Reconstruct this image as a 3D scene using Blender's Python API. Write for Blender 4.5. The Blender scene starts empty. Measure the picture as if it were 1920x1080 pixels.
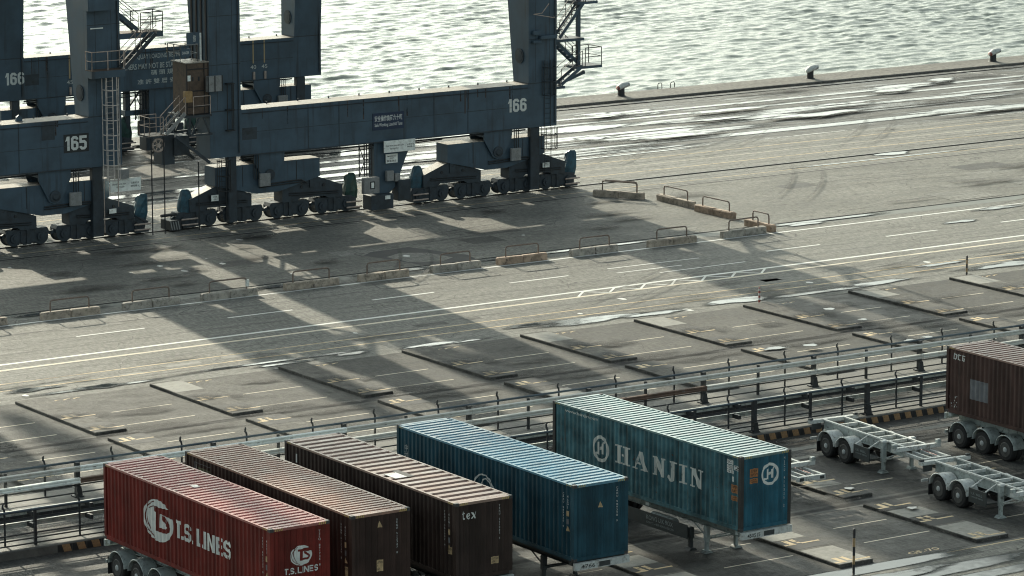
import bpy, bmesh, math, random
import numpy as np
from mathutils import Vector, Matrix

R = math.radians
scene = bpy.context.scene
C = scene.collection

# ------------------------------------------------------------------ camera
CAM_H = 36.97
PITCH, YAW = R(10.66), R(33.99)
cam_data = bpy.data.cameras.new("camera")
cam_data.sensor_width = 36.0
cam_data.lens = 36.0 * 7120.0 / 1920.0
cam_data.clip_start = 1.0
cam_data.clip_end = 6000.0
cam = bpy.data.objects.new("camera", cam_data)
C.objects.link(cam)
cam.location = (0.0, 0.0, CAM_H)
cam.rotation_euler = (R(90) - PITCH, 0.0, -YAW)
scene.camera = cam

# ------------------------------------------------------------------ light
SUN_EL = R(19.5)
SUN_AZ = R(8.5)            # clockwise from +Y (out over the water)
world = bpy.data.worlds.new("World")
scene.world = world
world.use_nodes = True
wn = world.node_tree
for n in list(wn.nodes):
    wn.nodes.remove(n)
sky_n = wn.nodes.new("ShaderNodeTexSky")
sky_n.sky_type = 'NISHITA'
sky_n.sun_disc = False
sky_n.sun_elevation = SUN_EL
sky_n.sun_rotation = SUN_AZ
sky_n.altitude = 0.0
sky_n.air_density = 1.0
sky_n.dust_density = 4.0
sky_n.ozone_density = 0.6
bg_n = wn.nodes.new("ShaderNodeBackground")
bg_n.inputs["Strength"].default_value = 0.125
out_n = wn.nodes.new("ShaderNodeOutputWorld")
hs_n = wn.nodes.new("ShaderNodeHueSaturation")      # hazy, almost colourless air
hs_n.inputs["Saturation"].default_value = 0.36
tint_n = wn.nodes.new("ShaderNodeMix"); tint_n.data_type = 'RGBA'; tint_n.blend_type = 'MULTIPLY'
tint_n.inputs[0].default_value = 1.0; tint_n.inputs[7].default_value = (0.89, 1.0, 0.965, 1.0)
wn.links.new(sky_n.outputs[0], hs_n.inputs["Color"])
wn.links.new(hs_n.outputs[0], tint_n.inputs[6])
wn.links.new(tint_n.outputs[2], bg_n.inputs["Color"])
wn.links.new(bg_n.outputs[0], out_n.inputs["Surface"])

sun_data = bpy.data.lights.new("sun", 'SUN')
sun_data.energy = 4.1
sun_data.angle = R(0.53)
sun_data.color = (1.0, 0.93, 0.745)
sun = bpy.data.objects.new("sun", sun_data)
C.objects.link(sun)
sd = Vector((math.sin(SUN_AZ) * math.cos(SUN_EL), math.cos(SUN_AZ) * math.cos(SUN_EL), math.sin(SUN_EL)))
sun.rotation_euler = (-sd).to_track_quat('-Z', 'Y').to_euler()
sun.location = (100, 200, 80)

vs = scene.view_settings
vs.view_transform = 'Standard'
vs.look = 'None'
vs.exposure = 0.66
vs.gamma = 1.0
vs.use_curve_mapping = False
scene.cycles.filter_width = 1.1
scene.cycles.max_bounces = 6
scene.cycles.transparent_max_bounces = 12
scene.cycles.caustics_reflective = False
scene.cycles.caustics_refractive = False

# ------------------------------------------------------------------ mesh helper
class MB:
    def __init__(s):
        s.v = []; s.f = []; s.m = []
    def add(s, vs_, fs, m=0):
        o = len(s.v)
        s.v.extend([tuple(p) for p in vs_])
        for f in fs:
            s.f.append(tuple(i + o for i in f)); s.m.append(m)
        return s
    def box(s, x0, x1, y0, y1, z0, z1, m=0):
        v = [(x0,y0,z0),(x1,y0,z0),(x1,y1,z0),(x0,y1,z0),(x0,y0,z1),(x1,y0,z1),(x1,y1,z1),(x0,y1,z1)]
        return s.add(v, [(0,3,2,1),(4,5,6,7),(0,1,5,4),(1,2,6,5),(2,3,7,6),(3,0,4,7)], m)
    def cbox(s, x0, x1, y0, y1, z0, z1, c=0.03, m=0):
        # box with its four vertical edges and top edges chamfered
        p = [(x0+c,y0),(x1-c,y0),(x1,y0+c),(x1,y1-c),(x1-c,y1),(x0+c,y1),(x0,y1-c),(x0,y0+c)]
        cx, cy = (x0+x1)/2, (y0+y1)/2
        q = [(cx+(a-cx)*(1-2*c/(x1-x0)), cy+(b-cy)*(1-2*c/(y1-y0))) for a, b in p]
        v = [(a,b,z0) for a,b in p] + [(a,b,z1-c) for a,b in p] + [(a,b,z1) for a,b in q]
        f = [tuple(range(7,-1,-1)), tuple(range(16,24))]
        for r in (0, 8):
            for i in range(8):
                j = (i+1) % 8
                f.append((r+i, r+j, r+8+j, r+8+i))
        return s.add(v, f, m)
    def prism(s, poly, axis, a0, a1, m=0):
        # poly: 2-D points; axis 'x': (y,z), 'y': (x,z), 'z': (x,y)
        n = len(poly)
        def P(p, a):
            return {'x': (a, p[0], p[1]), 'y': (p[0], a, p[1]), 'z': (p[0], p[1], a)}[axis]
        v = [P(p, a0) for p in poly] + [P(p, a1) for p in poly]
        f = [tuple(range(n)), tuple(range(2*n-1, n-1, -1))]
        for i in range(n):
            j = (i+1) % n
            f.append((i, n+i, n+j, j))
        return s.add(v, f, m)
    def beam(s, p0, p1, w, h, m=0, up=(0,0,1)):
        # rectangular bar between two points
        p0 = Vector(p0); p1 = Vector(p1); d = (p1-p0).normalized(); u = Vector(up)
        if abs(d.dot(u)) > 0.98: u = Vector((0,1,0))
        a = d.cross(u).normalized(); b = a.cross(d)
        v = []
        for p in (p0, p1):
            for i, j in ((-1,-1),(1,-1),(1,1),(-1,1)):
                v.append(p + a*(i*w/2) + b*(j*h/2))
        return s.add(v, [(0,3,2,1),(4,5,6,7),(0,1,5,4),(1,2,6,5),(2,3,7,6),(3,0,4,7)], m)
    def tube(s, pts, r, n=6, m=0, closed=False):
        pts = [Vector(p) for p in pts]; k = len(pts); rings = []
        for i, p in enumerate(pts):
            a = pts[i-1] if (i > 0 or closed) else p
            b = pts[(i+1) % k] if (i < k-1 or closed) else p
            d = (b-a).normalized()
            u = Vector((0,0,1)) if abs(d.z) < 0.9 else Vector((0,1,0))
            x = d.cross(u).normalized(); y = x.cross(d)
            rings.append([p + (x*math.cos(2*math.pi*t/n) + y*math.sin(2*math.pi*t/n))*r for t in range(n)])
        v = [q for g in rings for q in g]; f = []
        for i in range(k if closed else k-1):
            for t in range(n):
                u = (t+1) % n; j = (i+1) % k
                f.append((i*n+t, i*n+u, j*n+u, j*n+t))
        if not closed:
            f.append(tuple(range(n-1,-1,-1))); f.append(tuple((k-1)*n+t for t in range(n)))
        return s.add(v, f, m)
    def lathe(s, prof, axis='z', c=(0,0,0), n=16, m=0):
        # prof: (radius, along axis)
        v = []; f = []
        for r, a in prof:
            for t in range(n):
                x, y = r*math.cos(2*math.pi*t/n), r*math.sin(2*math.pi*t/n)
                p = {'z': (x,y,a), 'y': (x,a,y), 'x': (a,x,y)}[axis]
                v.append((p[0]+c[0], p[1]+c[1], p[2]+c[2]))
        for i in range(len(prof)-1):
            for t in range(n):
                u = (t+1) % n
                f.append((i*n+t, i*n+u, (i+1)*n+u, (i+1)*n+t))
        f.append(tuple(range(n-1,-1,-1))); f.append(tuple((len(prof)-1)*n+t for t in range(n)))
        return s.add(v, f, m)
    def xform(s, M):
        s.v = [tuple(M @ Vector(p)) for p in s.v]
        return s
    def mesh(s, name, mats, smooth=False):
        me = bpy.data.meshes.new(name)
        me.from_pydata(s.v, [], s.f)
        if not isinstance(mats, (list, tuple)): mats = [mats]
        for m in mats: me.materials.append(m)
        if len(mats) > 1: me.polygons.foreach_set("material_index", s.m)
        bm = bmesh.new(); bm.from_mesh(me)
        bmesh.ops.recalc_face_normals(bm, faces=bm.faces)
        bm.to_mesh(me); bm.free()
        if smooth: me.polygons.foreach_set("use_smooth", [True]*len(me.polygons))
        me.update()
        return me
    def build(s, name, mats, parent=None, label=None, smooth=False, loc=None, rz=0):
        return link(name, s.mesh(name, mats, smooth), parent, label, loc, rz)

def link(name, data, parent=None, label=None, loc=None, rz=0):
    o = bpy.data.objects.new(name, data)
    C.objects.link(o)
    if parent is not None: o.parent = parent
    if label: o["label"] = label
    if loc is not None: o.location = loc
    if rz: o.rotation_euler = (0, 0, rz)
    return o
def tag(o, label, cat, group=None):
    o["label"] = label; o["category"] = cat
    if group: o["group"] = group
    return o
def thing(name, label, cat, loc=(0,0,0), rz=0, group=None):
    o = link(name, None, None, None, loc, rz)
    return tag(o, label, cat, group)
def struct(o, kind="structure"):
    o["kind"] = kind
    return o
def dup(root, loc, rz, label):
    r = root.copy(); C.objects.link(r); r.location = loc; r.rotation_euler = (0, 0, rz); r["label"] = label
    for ch in list(root.children):
        c = ch.copy(); C.objects.link(c); c.parent = r
        for g in list(ch.children):
            d = g.copy(); C.objects.link(d); d.parent = c
    return r

# ------------------------------------------------------------------ materials
def nodes_of(name):
    m = bpy.data.materials.new(name); m.use_nodes = True
    nt = m.node_tree; b = nt.nodes["Principled BSDF"]
    return m, nt, b
def N(nt, t, **kw):
    n = nt.nodes.new(t)
    for k, v in kw.items():
        if k.startswith("i_"):
            n.inputs[k[2:].replace("_", " ")].default_value = v
        else:
            setattr(n, k, v)
    return n
def coords(nt, scale=(1,1,1), rand=False):
    tc = N(nt, "ShaderNodeTexCoord"); out = tc.outputs["Object"]
    if rand:
        oi = N(nt, "ShaderNodeObjectInfo"); mu = N(nt, "ShaderNodeMath", operation='MULTIPLY'); mu.inputs[1].default_value = 37.0
        nt.links.new(oi.outputs["Random"], mu.inputs[0])
        ad = N(nt, "ShaderNodeVectorMath", operation='ADD')
        nt.links.new(out, ad.inputs[0]); nt.links.new(mu.outputs[0], ad.inputs[1]); out = ad.outputs[0]
    mp = N(nt, "ShaderNodeMapping"); mp.inputs["Scale"].default_value = scale
    nt.links.new(out, mp.inputs[0])
    return mp.outputs[0]
def noise(nt, vec, scale, detail=4, rough=0.55, dist=0.0):
    n = N(nt, "ShaderNodeTexNoise"); n.inputs["Scale"].default_value = scale
    n.inputs["Detail"].default_value = detail; n.inputs["Roughness"].default_value = rough; n.inputs["Distortion"].default_value = dist
    nt.links.new(vec, n.inputs["Vector"])
    return n.outputs[0]
def ramp(nt, fac, a, b, ca=0.0, cb=1.0):
    n = N(nt, "ShaderNodeMapRange"); n.inputs[1].default_value = a; n.inputs[2].default_value = b
    n.inputs[3].default_value = ca; n.inputs[4].default_value = cb; n.interpolation_type = 'SMOOTHSTEP'
    nt.links.new(fac, n.inputs[0])
    return n.outputs[0]
def mixc(nt, fac, a, b, mode='MIX'):
    n = N(nt, "ShaderNodeMix", data_type='RGBA', blend_type=mode)
    for s, x in ((0, fac), (6, a), (7, b)):
        if isinstance(x, (int, float)): n.inputs[s].default_value = x
        elif isinstance(x, (tuple, list)): n.inputs[s].default_value = (*x[:3], 1.0)
        else: nt.links.new(x, n.inputs[s])
    return n.outputs[2]
def math_n(nt, op, a, b=0.0):
    n = N(nt, "ShaderNodeMath", operation=op)
    for i, x in ((0, a), (1, b)):
        if isinstance(x, (int, float)): n.inputs[i].default_value = x
        else: nt.links.new(x, n.inputs[i])
    return n.outputs[0]
def bump(nt, b, h, strength, dist):
    n = N(nt, "ShaderNodeBump"); n.inputs["Strength"].default_value = strength; n.inputs["Distance"].default_value = dist
    nt.links.new(h, n.inputs["Height"]); nt.links.new(n.outputs[0], b.inputs["Normal"])

def pm(name, col, rough=0.6, var=0.18, scale=2.0, dirt=None, dirt_amt=0.5, streak=False, rust=0.0, metal=0.0,
       bumps=0.0, rand=True, spec=0.5, fine=60.0, band=0.0):
    """painted / concrete / metal surface with blotches, grime and optional vertical run-off streaks and rust"""
    m, nt, b = nodes_of(name)
    v = coords(nt, rand=rand)
    n1 = noise(nt, v, scale, 5, 0.6)
    lo = tuple(c*(1-var) for c in col); hi = tuple(min(1, c*(1+var)) for c in col)
    c = mixc(nt, ramp(nt, n1, 0.3, 0.7), lo, hi)
    if band:
        nb = noise(nt, coords(nt, (0.55, 0.55, 0.04), rand), 1.4, 3, 0.7)
        c = mixc(nt, ramp(nt, nb, 0.36, 0.64), mixc(nt, 1.0, c, tuple([1-band]*3), 'MULTIPLY'), mixc(nt, 1.0, c, tuple([1+band]*3), 'MULTIPLY'))
    if streak:
        vs2 = coords(nt, (1.0, 1.0, 0.07), rand)
        n2 = noise(nt, vs2, scale*3.0, 4, 0.6)
        c = mixc(nt, math_n(nt, 'MULTIPLY', ramp(nt, n2, 0.52, 0.75), dirt_amt), c, dirt or (0.03,0.03,0.03))
    elif dirt:
        n2 = noise(nt, v, scale*1.7, 6, 0.65, 0.4)
        c = mixc(nt, math_n(nt, 'MULTIPLY', ramp(nt, n2, 0.5, 0.72), dirt_amt), c, dirt)
    if rust > 0:
        n3 = noise(nt, v, scale*4.5, 6, 0.7, 0.6)
        c = mixc(nt, ramp(nt, n3, 0.74-rust*0.2, 0.80-rust*0.2), c, (0.09, 0.045, 0.028))
    nf = noise(nt, v, fine, 2, 0.5)
    c = mixc(nt, 0.12, c, nf, 'OVERLAY')
    nt.links.new(c, b.inputs["Base Color"])
    nt.links.new(ramp(nt, n1, 0.2, 0.8, max(0.05, rough-0.12), min(1, rough+0.12)), b.inputs["Roughness"])
    b.inputs["Metallic"].default_value = metal
    b.inputs["Specular IOR Level"].default_value = spec
    if bumps: bump(nt, b, n1, bumps, 0.02)
    return m

def paint_mat(name, col, wear=0.45, scale=1.6, stretch=(1,1,1), rough=0.6):
    """flat road paint or stencilled lettering, worn through to what lies under it"""
    m, nt, b = nodes_of(name)
    v = coords(nt, stretch)
    n1 = noise(nt, v, scale, 6, 0.7, 0.3); n2 = noise(nt, v, scale*9, 3, 0.6)
    c = mixc(nt, ramp(nt, n1, 0.3, 0.7), tuple(x*0.8 for x in col), col)
    nt.links.new(c, b.inputs["Base Color"]); b.inputs["Roughness"].default_value = rough
    f = math_n(nt, 'ADD', n1, math_n(nt, 'MULTIPLY', math_n(nt, 'SUBTRACT', n2, 0.5), 0.45))
    fac = ramp(nt, f, wear-0.10, wear+0.06)
    tr = N(nt, "ShaderNodeBsdfTransparent"); mx = N(nt, "ShaderNodeMixShader")
    nt.links.new(fac, mx.inputs[0]); nt.links.new(tr.outputs[0], mx.inputs[1]); nt.links.new(b.outputs[0], mx.inputs[2])
    nt.links.new(mx.outputs[0], nt.nodes["Material Output"].inputs["Surface"])
    return m

def ground_mat(name, c_dark, c_light, stretch=0.22, rough=(0.62, 0.9), stain=(0.03,0.03,0.03), stain_amt=0.6, wet=0.0, cracks=True, big=0.16, spec=0.22, fleck=1.0, grain=1.0):
    m, nt, b = nodes_of(name)
    v = coords(nt, (1,1,1)); vx = coords(nt, (stretch, 1, 1))
    nb = noise(nt, vx, big, 5, 0.6, 0.2)        # broad traffic bands
    nm = noise(nt, vx, big*7, 6, 0.65, 0.3)
    nf = noise(nt, v, 14.0, 4, 0.7)
    ns = noise(nt, v, 55.0, 2, 0.5)
    f = math_n(nt, 'ADD', math_n(nt, 'MULTIPLY', nb, 0.5), math_n(nt, 'MULTIPLY', nm, 0.5))
    c = mixc(nt, ramp(nt, f, 0.34, 0.66), c_dark, c_light)
    st = noise(nt, coords(nt, (0.6,1,1)), 0.55, 6, 0.7, 0.8)
    c = mixc(nt, math_n(nt, 'MULTIPLY', ramp(nt, st, 0.56, 0.74), stain_amt), c, stain)
    c = mixc(nt, 0.55, c, nf, 'OVERLAY'); c = mixc(nt, 0.4, c, ns, 'OVERLAY')
    n9 = noise(nt, vx, 2.6, 5, 0.7, 0.6)
    c = mixc(nt, math_n(nt, 'MULTIPLY', ramp(nt, n9, 0.52, 0.68), 0.5), c, stain)
    n8 = noise(nt, coords(nt, (0.8, 1.6, 1)), 5.0, 4, 0.75, 0.4)        # flecks and scuffs
    c = mixc(nt, math_n(nt, 'MULTIPLY', ramp(nt, n8, 0.56, 0.66), 0.55*fleck), c, tuple(x*0.45 for x in c_dark))
    c = mixc(nt, math_n(nt, 'MULTIPLY', ramp(nt, n8, 0.40, 0.30), 0.5*fleck), c, tuple(min(1, x*1.35) for x in c_light))
    n7 = noise(nt, coords(nt, (1.0, 0.30, 1)), 6.5, 3, 0.7)              # broom-finished grain across the lanes
    g7 = ramp(nt, n7, 0.30, 0.70, 1.0-0.34*grain, 1.0+0.30*grain)
    c = mixc(nt, 1.0, c, g7, 'MULTIPLY')
    r = ramp(nt, nm, 0.25, 0.75, rough[0], rough[1])
    if cracks:
        vo = N(nt, "ShaderNodeTexVoronoi", feature='DISTANCE_TO_EDGE'); vo.inputs["Scale"].default_value = 0.16
        wv = N(nt, "ShaderNodeVectorMath", operation='ADD')
        nv = N(nt, "ShaderNodeTexNoise"); nv.inputs["Scale"].default_value = 0.8; nt.links.new(v, nv.inputs["Vector"])
        nt.links.new(v, wv.inputs[0]); nt.links.new(nv.outputs[1], wv.inputs[1]); nt.links.new(wv.outputs[0], vo.inputs["Vector"])
        ck = ramp(nt, vo.outputs["Distance"], 0.0, 0.006, 0.7, 0.0)
        ck = math_n(nt, 'MULTIPLY', ck, ramp(nt, nb, 0.42, 0.55))
        c = mixc(nt, ck, c, (0.02,0.02,0.02))
    if wet > 0:
        w = ramp(nt, nm, 0.66-0.25*wet, 0.76-0.25*wet)
        c = mixc(nt, math_n(nt, 'MULTIPLY', w, 0.5), c, (0.05,0.055,0.055))
        rn = N(nt, "ShaderNodeMix", data_type='FLOAT'); nt.links.new(w, rn.inputs[0]); nt.links.new(r, rn.inputs[2]); rn.inputs[3].default_value = 0.22
        r = rn.outputs[0]
    nt.links.new(c, b.inputs["Base Color"]); nt.links.new(r, b.inputs["Roughness"])
    b.inputs["Specular IOR Level"].default_value = spec
    bump(nt, b, math_n(nt, 'ADD', nf, math_n(nt, 'MULTIPLY', n8, 0.8)), 0.5, 0.04)
    return m

def wet_mat(name, edge_scale=(0.35,1,1), lo=0.35, hi=0.6, rough=0.06, col=(0.035,0.04,0.04)):
    """standing water: fades out by the mesh's own 'w' attribute and a noise"""
    m, nt, b = nodes_of(name)
    at = N(nt, "ShaderNodeAttribute", attribute_name="w")
    n1 = noise(nt, coords(nt, edge_scale), 1.3, 5, 0.65, 0.3)
    f = math_n(nt, 'ADD', math_n(nt, 'MULTIPLY', at.outputs["Fac"], 0.75), math_n(nt, 'MULTIPLY', math_n(nt, 'SUBTRACT', n1, 0.5), 1.3))
    fac = ramp(nt, f, lo-0.30, lo+0.02)                       # damp margin first, then standing water
    core = ramp(nt, f, lo, hi)
    nr = noise(nt, coords(nt, (1,1,1)), 3.0, 3, 0.5)
    b.inputs["IOR"].default_value = 1.33
    nt.links.new(mixc(nt, core, tuple(x*1.5 for x in col), col), b.inputs["Base Color"])
    rn = N(nt, "ShaderNodeMix", data_type='FLOAT'); nt.links.new(core, rn.inputs[0]); rn.inputs[2].default_value = 0.55
    nt.links.new(ramp(nt, nr, 0.3, 0.7, rough, rough+0.1), rn.inputs[3]); nt.links.new(rn.outputs[0], b.inputs["Roughness"])
    sp = ramp(nt, core, 0.0, 1.0, 0.1, 0.5); nt.links.new(sp, b.inputs["Specular IOR Level"])
    op = math_n(nt, 'MULTIPLY', fac, ramp(nt, core, 0.0, 0.6, 0.55, 1.0))
    tr = N(nt, "ShaderNodeBsdfTransparent"); mx = N(nt, "ShaderNodeMixShader")
    nt.links.new(op, mx.inputs[0]); nt.links.new(tr.outputs[0], mx.inputs[1]); nt.links.new(b.outputs[0], mx.inputs[2])
    nt.links.new(mx.outputs[0], nt.nodes["Material Output"].inputs["Surface"])
    return m

# ------------------------------------------------------------------ lettering
_gl = {}
def glyphs(s, bold=0.0, spacing=1.0, align='LEFT'):
    key = (s, bold, spacing, align)
    if key in _gl: return _gl[key]
    cu = bpy.data.curves.new("lettering", 'FONT'); cu.body = s; cu.offset = bold; cu.space_character = spacing; cu.resolution_u = 3
    cu.align_x = align
    o = bpy.data.objects.new("lettering", cu); C.objects.link(o)
    bpy.context.view_layer.update()
    dg = bpy.context.evaluated_depsgraph_get()
    me = bpy.data.meshes.new_from_object(o.evaluated_get(dg))
    v = np.array([p.co[:2] for p in me.vertices]) if len(me.vertices) else np.zeros((1,2))
    f = [tuple(p.vertices) for p in me.polygons]
    bpy.data.objects.remove(o); bpy.data.curves.remove(cu); bpy.data.meshes.remove(me)
    mn, mx = v.min(0), v.max(0)
    v = (v-mn)/np.maximum(mx-mn, 1e-6)
    _gl[key] = (v, f)
    return v, f
def place2d(parent, name, mat, verts, faces, o, u, v, w, h, eps=0.004, prof=None, breaks=None, label=None, jitter=False):
    """put flat shapes (unit square) on a plane o + u*a + v*b; follow a corrugation when prof(a) is given"""
    o, u, v = Vector(o), Vector(u), Vector(v); nrm = u.cross(v)
    bm = bmesh.new()
    vv = [bm.verts.new((p[0]*w, p[1]*h, p[2] if len(p) > 2 else 0)) for p in verts]
    for i, f in enumerate(faces):
        try: bm.faces.new([vv[k] for k in f])
        except ValueError: pass
    bmesh.ops.triangulate(bm, faces=[f for f in bm.faces if len(f.verts) > 4])
    if breaks is not None:
        for a in breaks:
            if 0 < a < w:
                bmesh.ops.bisect_plane(bm, geom=bm.verts[:]+bm.edges[:]+bm.faces[:], plane_co=(a,0,0), plane_no=(1,0,0))
    k = 0
    for p in bm.verts:
        d = eps + (prof(p.co.x) if prof else 0.0) + p.co.z
        p.co = o + u*p.co.x + v*p.co.y + nrm*d
    bmesh.ops.recalc_face_normals(bm, faces=bm.faces)
    me = bpy.data.meshes.new(name); bm.to_mesh(me); bm.free(); me.materials.append(mat)
    return link(name, me, parent, label)
def polys2d(polys):
    v = []; f = []
    for i, p in enumerate(polys):
        f.append(tuple(range(len(v), len(v)+len(p)))); v += [(a, b, i*0.0007) for a, b in p]
    return np.array(v, float), f

# block letters drawn as mitred strokes in absolute units
def stroke(pts, s):
    pts = [Vector((p[0], p[1])) for p in pts]; L_ = []; R_ = []
    for i, p in enumerate(pts):
        d0 = (p-pts[i-1]).normalized() if i else (pts[1]-p).normalized()
        d1 = (pts[i+1]-p).normalized() if i < len(pts)-1 else d0
        n0 = Vector((-d0.y, d0.x)); n1 = Vector((-d1.y, d1.x)); n = (n0+n1).normalized()
        k = s/2/max(0.5, n.dot(n0)); L_.append(p+n*k); R_.append(p-n*k)
    return [[tuple(L_[i]), tuple(R_[i]), tuple(R_[i+1]), tuple(L_[i+1])] for i in range(len(pts)-1)]
def block(ch, w, h, s):
    q = s/2; r = s*1.0
    if ch == 'T': P = [[(0,h-s),(w,h-s),(w,h),(0,h)], [(w/2-q,0),(w/2+q,0),(w/2+q,h-s),(w/2-q,h-s)]]
    elif ch == '.': P = [[(0,0),(w,0),(w,s),(0,s)]]
    elif ch == 'L': P = [[(0,0),(s,0),(s,h),(0,h)], [(s,0),(w,0),(w,s),(s,s)]]
    elif ch == 'I': P = [[(0,0),(w,0),(w,h),(0,h)]]
    elif ch == 'N': P = [[(0,0),(s,0),(s,h),(0,h)], [(w-s,0),(w,0),(w,h),(w-s,h)], [(s,h),(s,h*0.62),(w-s,0),(w-s,h*0.38)]]
    elif ch == 'E': P = [[(0,0),(s,0),(s,h),(0,h)], [(s,0),(w,0),(w,s),(s,s)], [(s,h-s),(w,h-s),(w,h),(s,h)], [(s,h/2-q),(w*.92,h/2-q),(w*.92,h/2+q),(s,h/2+q)]]
    elif ch == 'S': P = stroke([(w-q,h*.70),(w-q,h-r),(w-r,h-q),(r,h-q),(q,h-r),(q,h*.5+r*.55),(r,h*.5+.01),(w-r,h*.5-.01),(w-q,h*.5-r*.55),(w-q,r),(w-r,q),(r,q),(q,r),(q,h*.30)], s)
    elif ch == '6': P = stroke([(w-q,h*.74),(w-q,h-r),(w-r,h-q),(r,h-q),(q,h-r),(q,r),(r,q),(w-r,q),(w-q,r),(w-q,h*.57-r+q),(w-r,h*.57),(s,h*.57)], s)
    elif ch == '5': P = stroke([(w,h-q),(q,h-q),(q,h*.57),(w-r,h*.57),(w-q,h*.57-r+q),(w-q,r),(w-r,q),(r,q),(q,r),(q,h*.26)], s)
    elif ch == '1': P = [[(w/2,0),(w/2+s,0),(w/2+s,h),(w/2,h)], [(w/2-s*.8,h-s*1.9),(w/2,h-s*1.5),(w/2,h),(w/2-s*.1,h)]]
    return P
def block_word(items, s):
    """items: (char, x0, x1) ; returns polygons with x from 0 in absolute units"""
    out = []
    for ch, a, b_, h in items: out += [[(x+a, y) for x, y in p] for p in block(ch, b_-a, h, s)]
    return polys2d(out)

# ================================================================== SETTING
X0, X1 = -120.0, 420.0
M_apron   = ground_mat("wet_quay_concrete", (0.075,0.072,0.062), (0.16,0.155,0.138), stretch=0.10, rough=(0.42,0.8), wet=0.55, big=0.22, stain_amt=0.5)
M_cope    = ground_mat("cope_concrete", (0.12,0.115,0.10), (0.20,0.19,0.17), stretch=0.2, big=0.3)
M_track   = ground_mat("track_concrete", (0.17,0.17,0.155), (0.25,0.245,0.22), stretch=0.1, stain_amt=0.35)
M_asphalt = ground_mat("rough_apron_asphalt", (0.115,0.115,0.103), (0.225,0.22,0.195), stretch=0.45, big=0.22, stain_amt=0.4)
M_road    = ground_mat("road_asphalt", (0.15,0.15,0.135), (0.24,0.235,0.21), stretch=0.06, big=0.35, stain_amt=0.2)
M_park    = ground_mat("yard_concrete", (0.040,0.041,0.039), (0.125,0.122,0.109), stretch=0.45, big=0.2, stain_amt=0.85)
M_lane    = ground_mat("service_lane_concrete", (0.10,0.10,0.093), (0.21,0.205,0.185), stretch=0.2, big=0.3)
M_yard    = ground_mat("trailer_yard_asphalt", (0.045,0.046,0.044), (0.105,0.103,0.094), stretch=0.5, big=0.22, stain_amt=0.6, rough=(0.5,0.85))
M_slab    = ground_mat("raised_strip_concrete", (0.045,0.045,0.042), (0.15,0.142,0.125), stretch=1.0, big=0.6, cracks=False, stain_amt=0.8)
M_slabd   = pm("dark_bearing_pad", (0.032,0.034,0.034), 0.8, 0.3, 3.0)
M_slabl   = pm("pale_bearing_pad", (0.24,0.235,0.21), 0.75, 0.2, 2.5, dirt=(0.08,0.075,0.06))
M_gutter  = pm("gutter_concrete", (0.12,0.13,0.115), 0.6, 0.25, 1.2, dirt=(0.05,0.06,0.05), rand=False)
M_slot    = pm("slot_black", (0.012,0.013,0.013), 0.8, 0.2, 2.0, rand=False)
M_rail    = pm("rail_steel", (0.09,0.085,0.08), 0.35, 0.2, 3.0, metal=0.7, rust=0.5, rand=False)
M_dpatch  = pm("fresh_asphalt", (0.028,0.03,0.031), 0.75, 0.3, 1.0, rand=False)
M_wpaint  = paint_mat("white_road_paint", (0.82,0.82,0.77), 0.30, 1.2, (0.35,1,1))
M_wworn   = paint_mat("patchy_white", (0.78,0.78,0.73), 0.50, 1.2, (0.35,1,1))
M_ypaint  = paint_mat("worn_yellow_paint", (0.64,0.49,0.28), 0.41, 1.5, (0.5,1,1))
M_tpaint  = paint_mat("pale_tan_paint", (0.70,0.62,0.48), 0.34, 1.4, (0.4,1,1))
M_cut     = paint_mat("saw_cut_sealant", (0.025,0.025,0.025), 0.36, 1.5)
M_puddle  = wet_mat("standing_water", lo=0.36, hi=0.66)
M_wetline = wet_mat("wet_groove", (0.06,1.2,1), 0.32, 0.66, 0.10)
M_kerb    = pm("kerb_concrete", (0.125,0.122,0.11), 0.75, 0.25, 1.6, dirt=(0.06,0.06,0.055), dirt_amt=0.8, rand=False)
M_kblack  = pm("kerb_black_paint", (0.022,0.023,0.024), 0.7, 0.3, 3.0, dirt=(0.09,0.085,0.075), dirt_amt=0.4, rand=False)
M_kyellow = pm("kerb_faded_orange_paint", (0.36,0.22,0.11), 0.7, 0.25, 4.0, dirt=(0.09,0.07,0.05), dirt_amt=0.7, rand=False)

def sheet(name, y0, y1, mat, z=0.0, x0=X0, x1=X1):
    o = MB().add([(x0,y0,z),(x1,y0,z),(x1,y1,z),(x0,y1,z)], [(0,1,2,3)]).build(name, mat)
    return struct(o)
near_road = sheet("access_road", -80, 108.2, M_road)
trailer_yard = sheet("trailer_yard_ground", 108.2, 127.0, M_yard)
lane = sheet("service_lane_ground", 128.7, 132.7, M_lane)
yard = sheet("container_yard_ground", 134.9, 151.9, M_park)
road = sheet("road", 151.9, 169.75, M_road)
apron = sheet("crane_apron_ground", 171.05, 185.6, M_asphalt)
track = sheet("crane_track_ground", 185.6, 197.6, M_track)
quay = sheet("quay_apron_ground", 197.6, 217.5, M_apron)
struct(MB().box(X0,X1,169.75,171.05,-0.3,-0.02).build("gutter_channel", M_gutter))
struct(MB().box(X0,X1,217.5,217.85,-0.3,-0.10).build("cope_channel", M_slot))
cope = struct(MB().cbox(X0,X1,217.85,221.2,-6.0,0.14,0.06).build("quay_cope", M_cope))
struct(MB().box(X0,X1,221.05,221.5,-6.0,-0.15).build("quay_wall", M_kerb))
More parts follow.
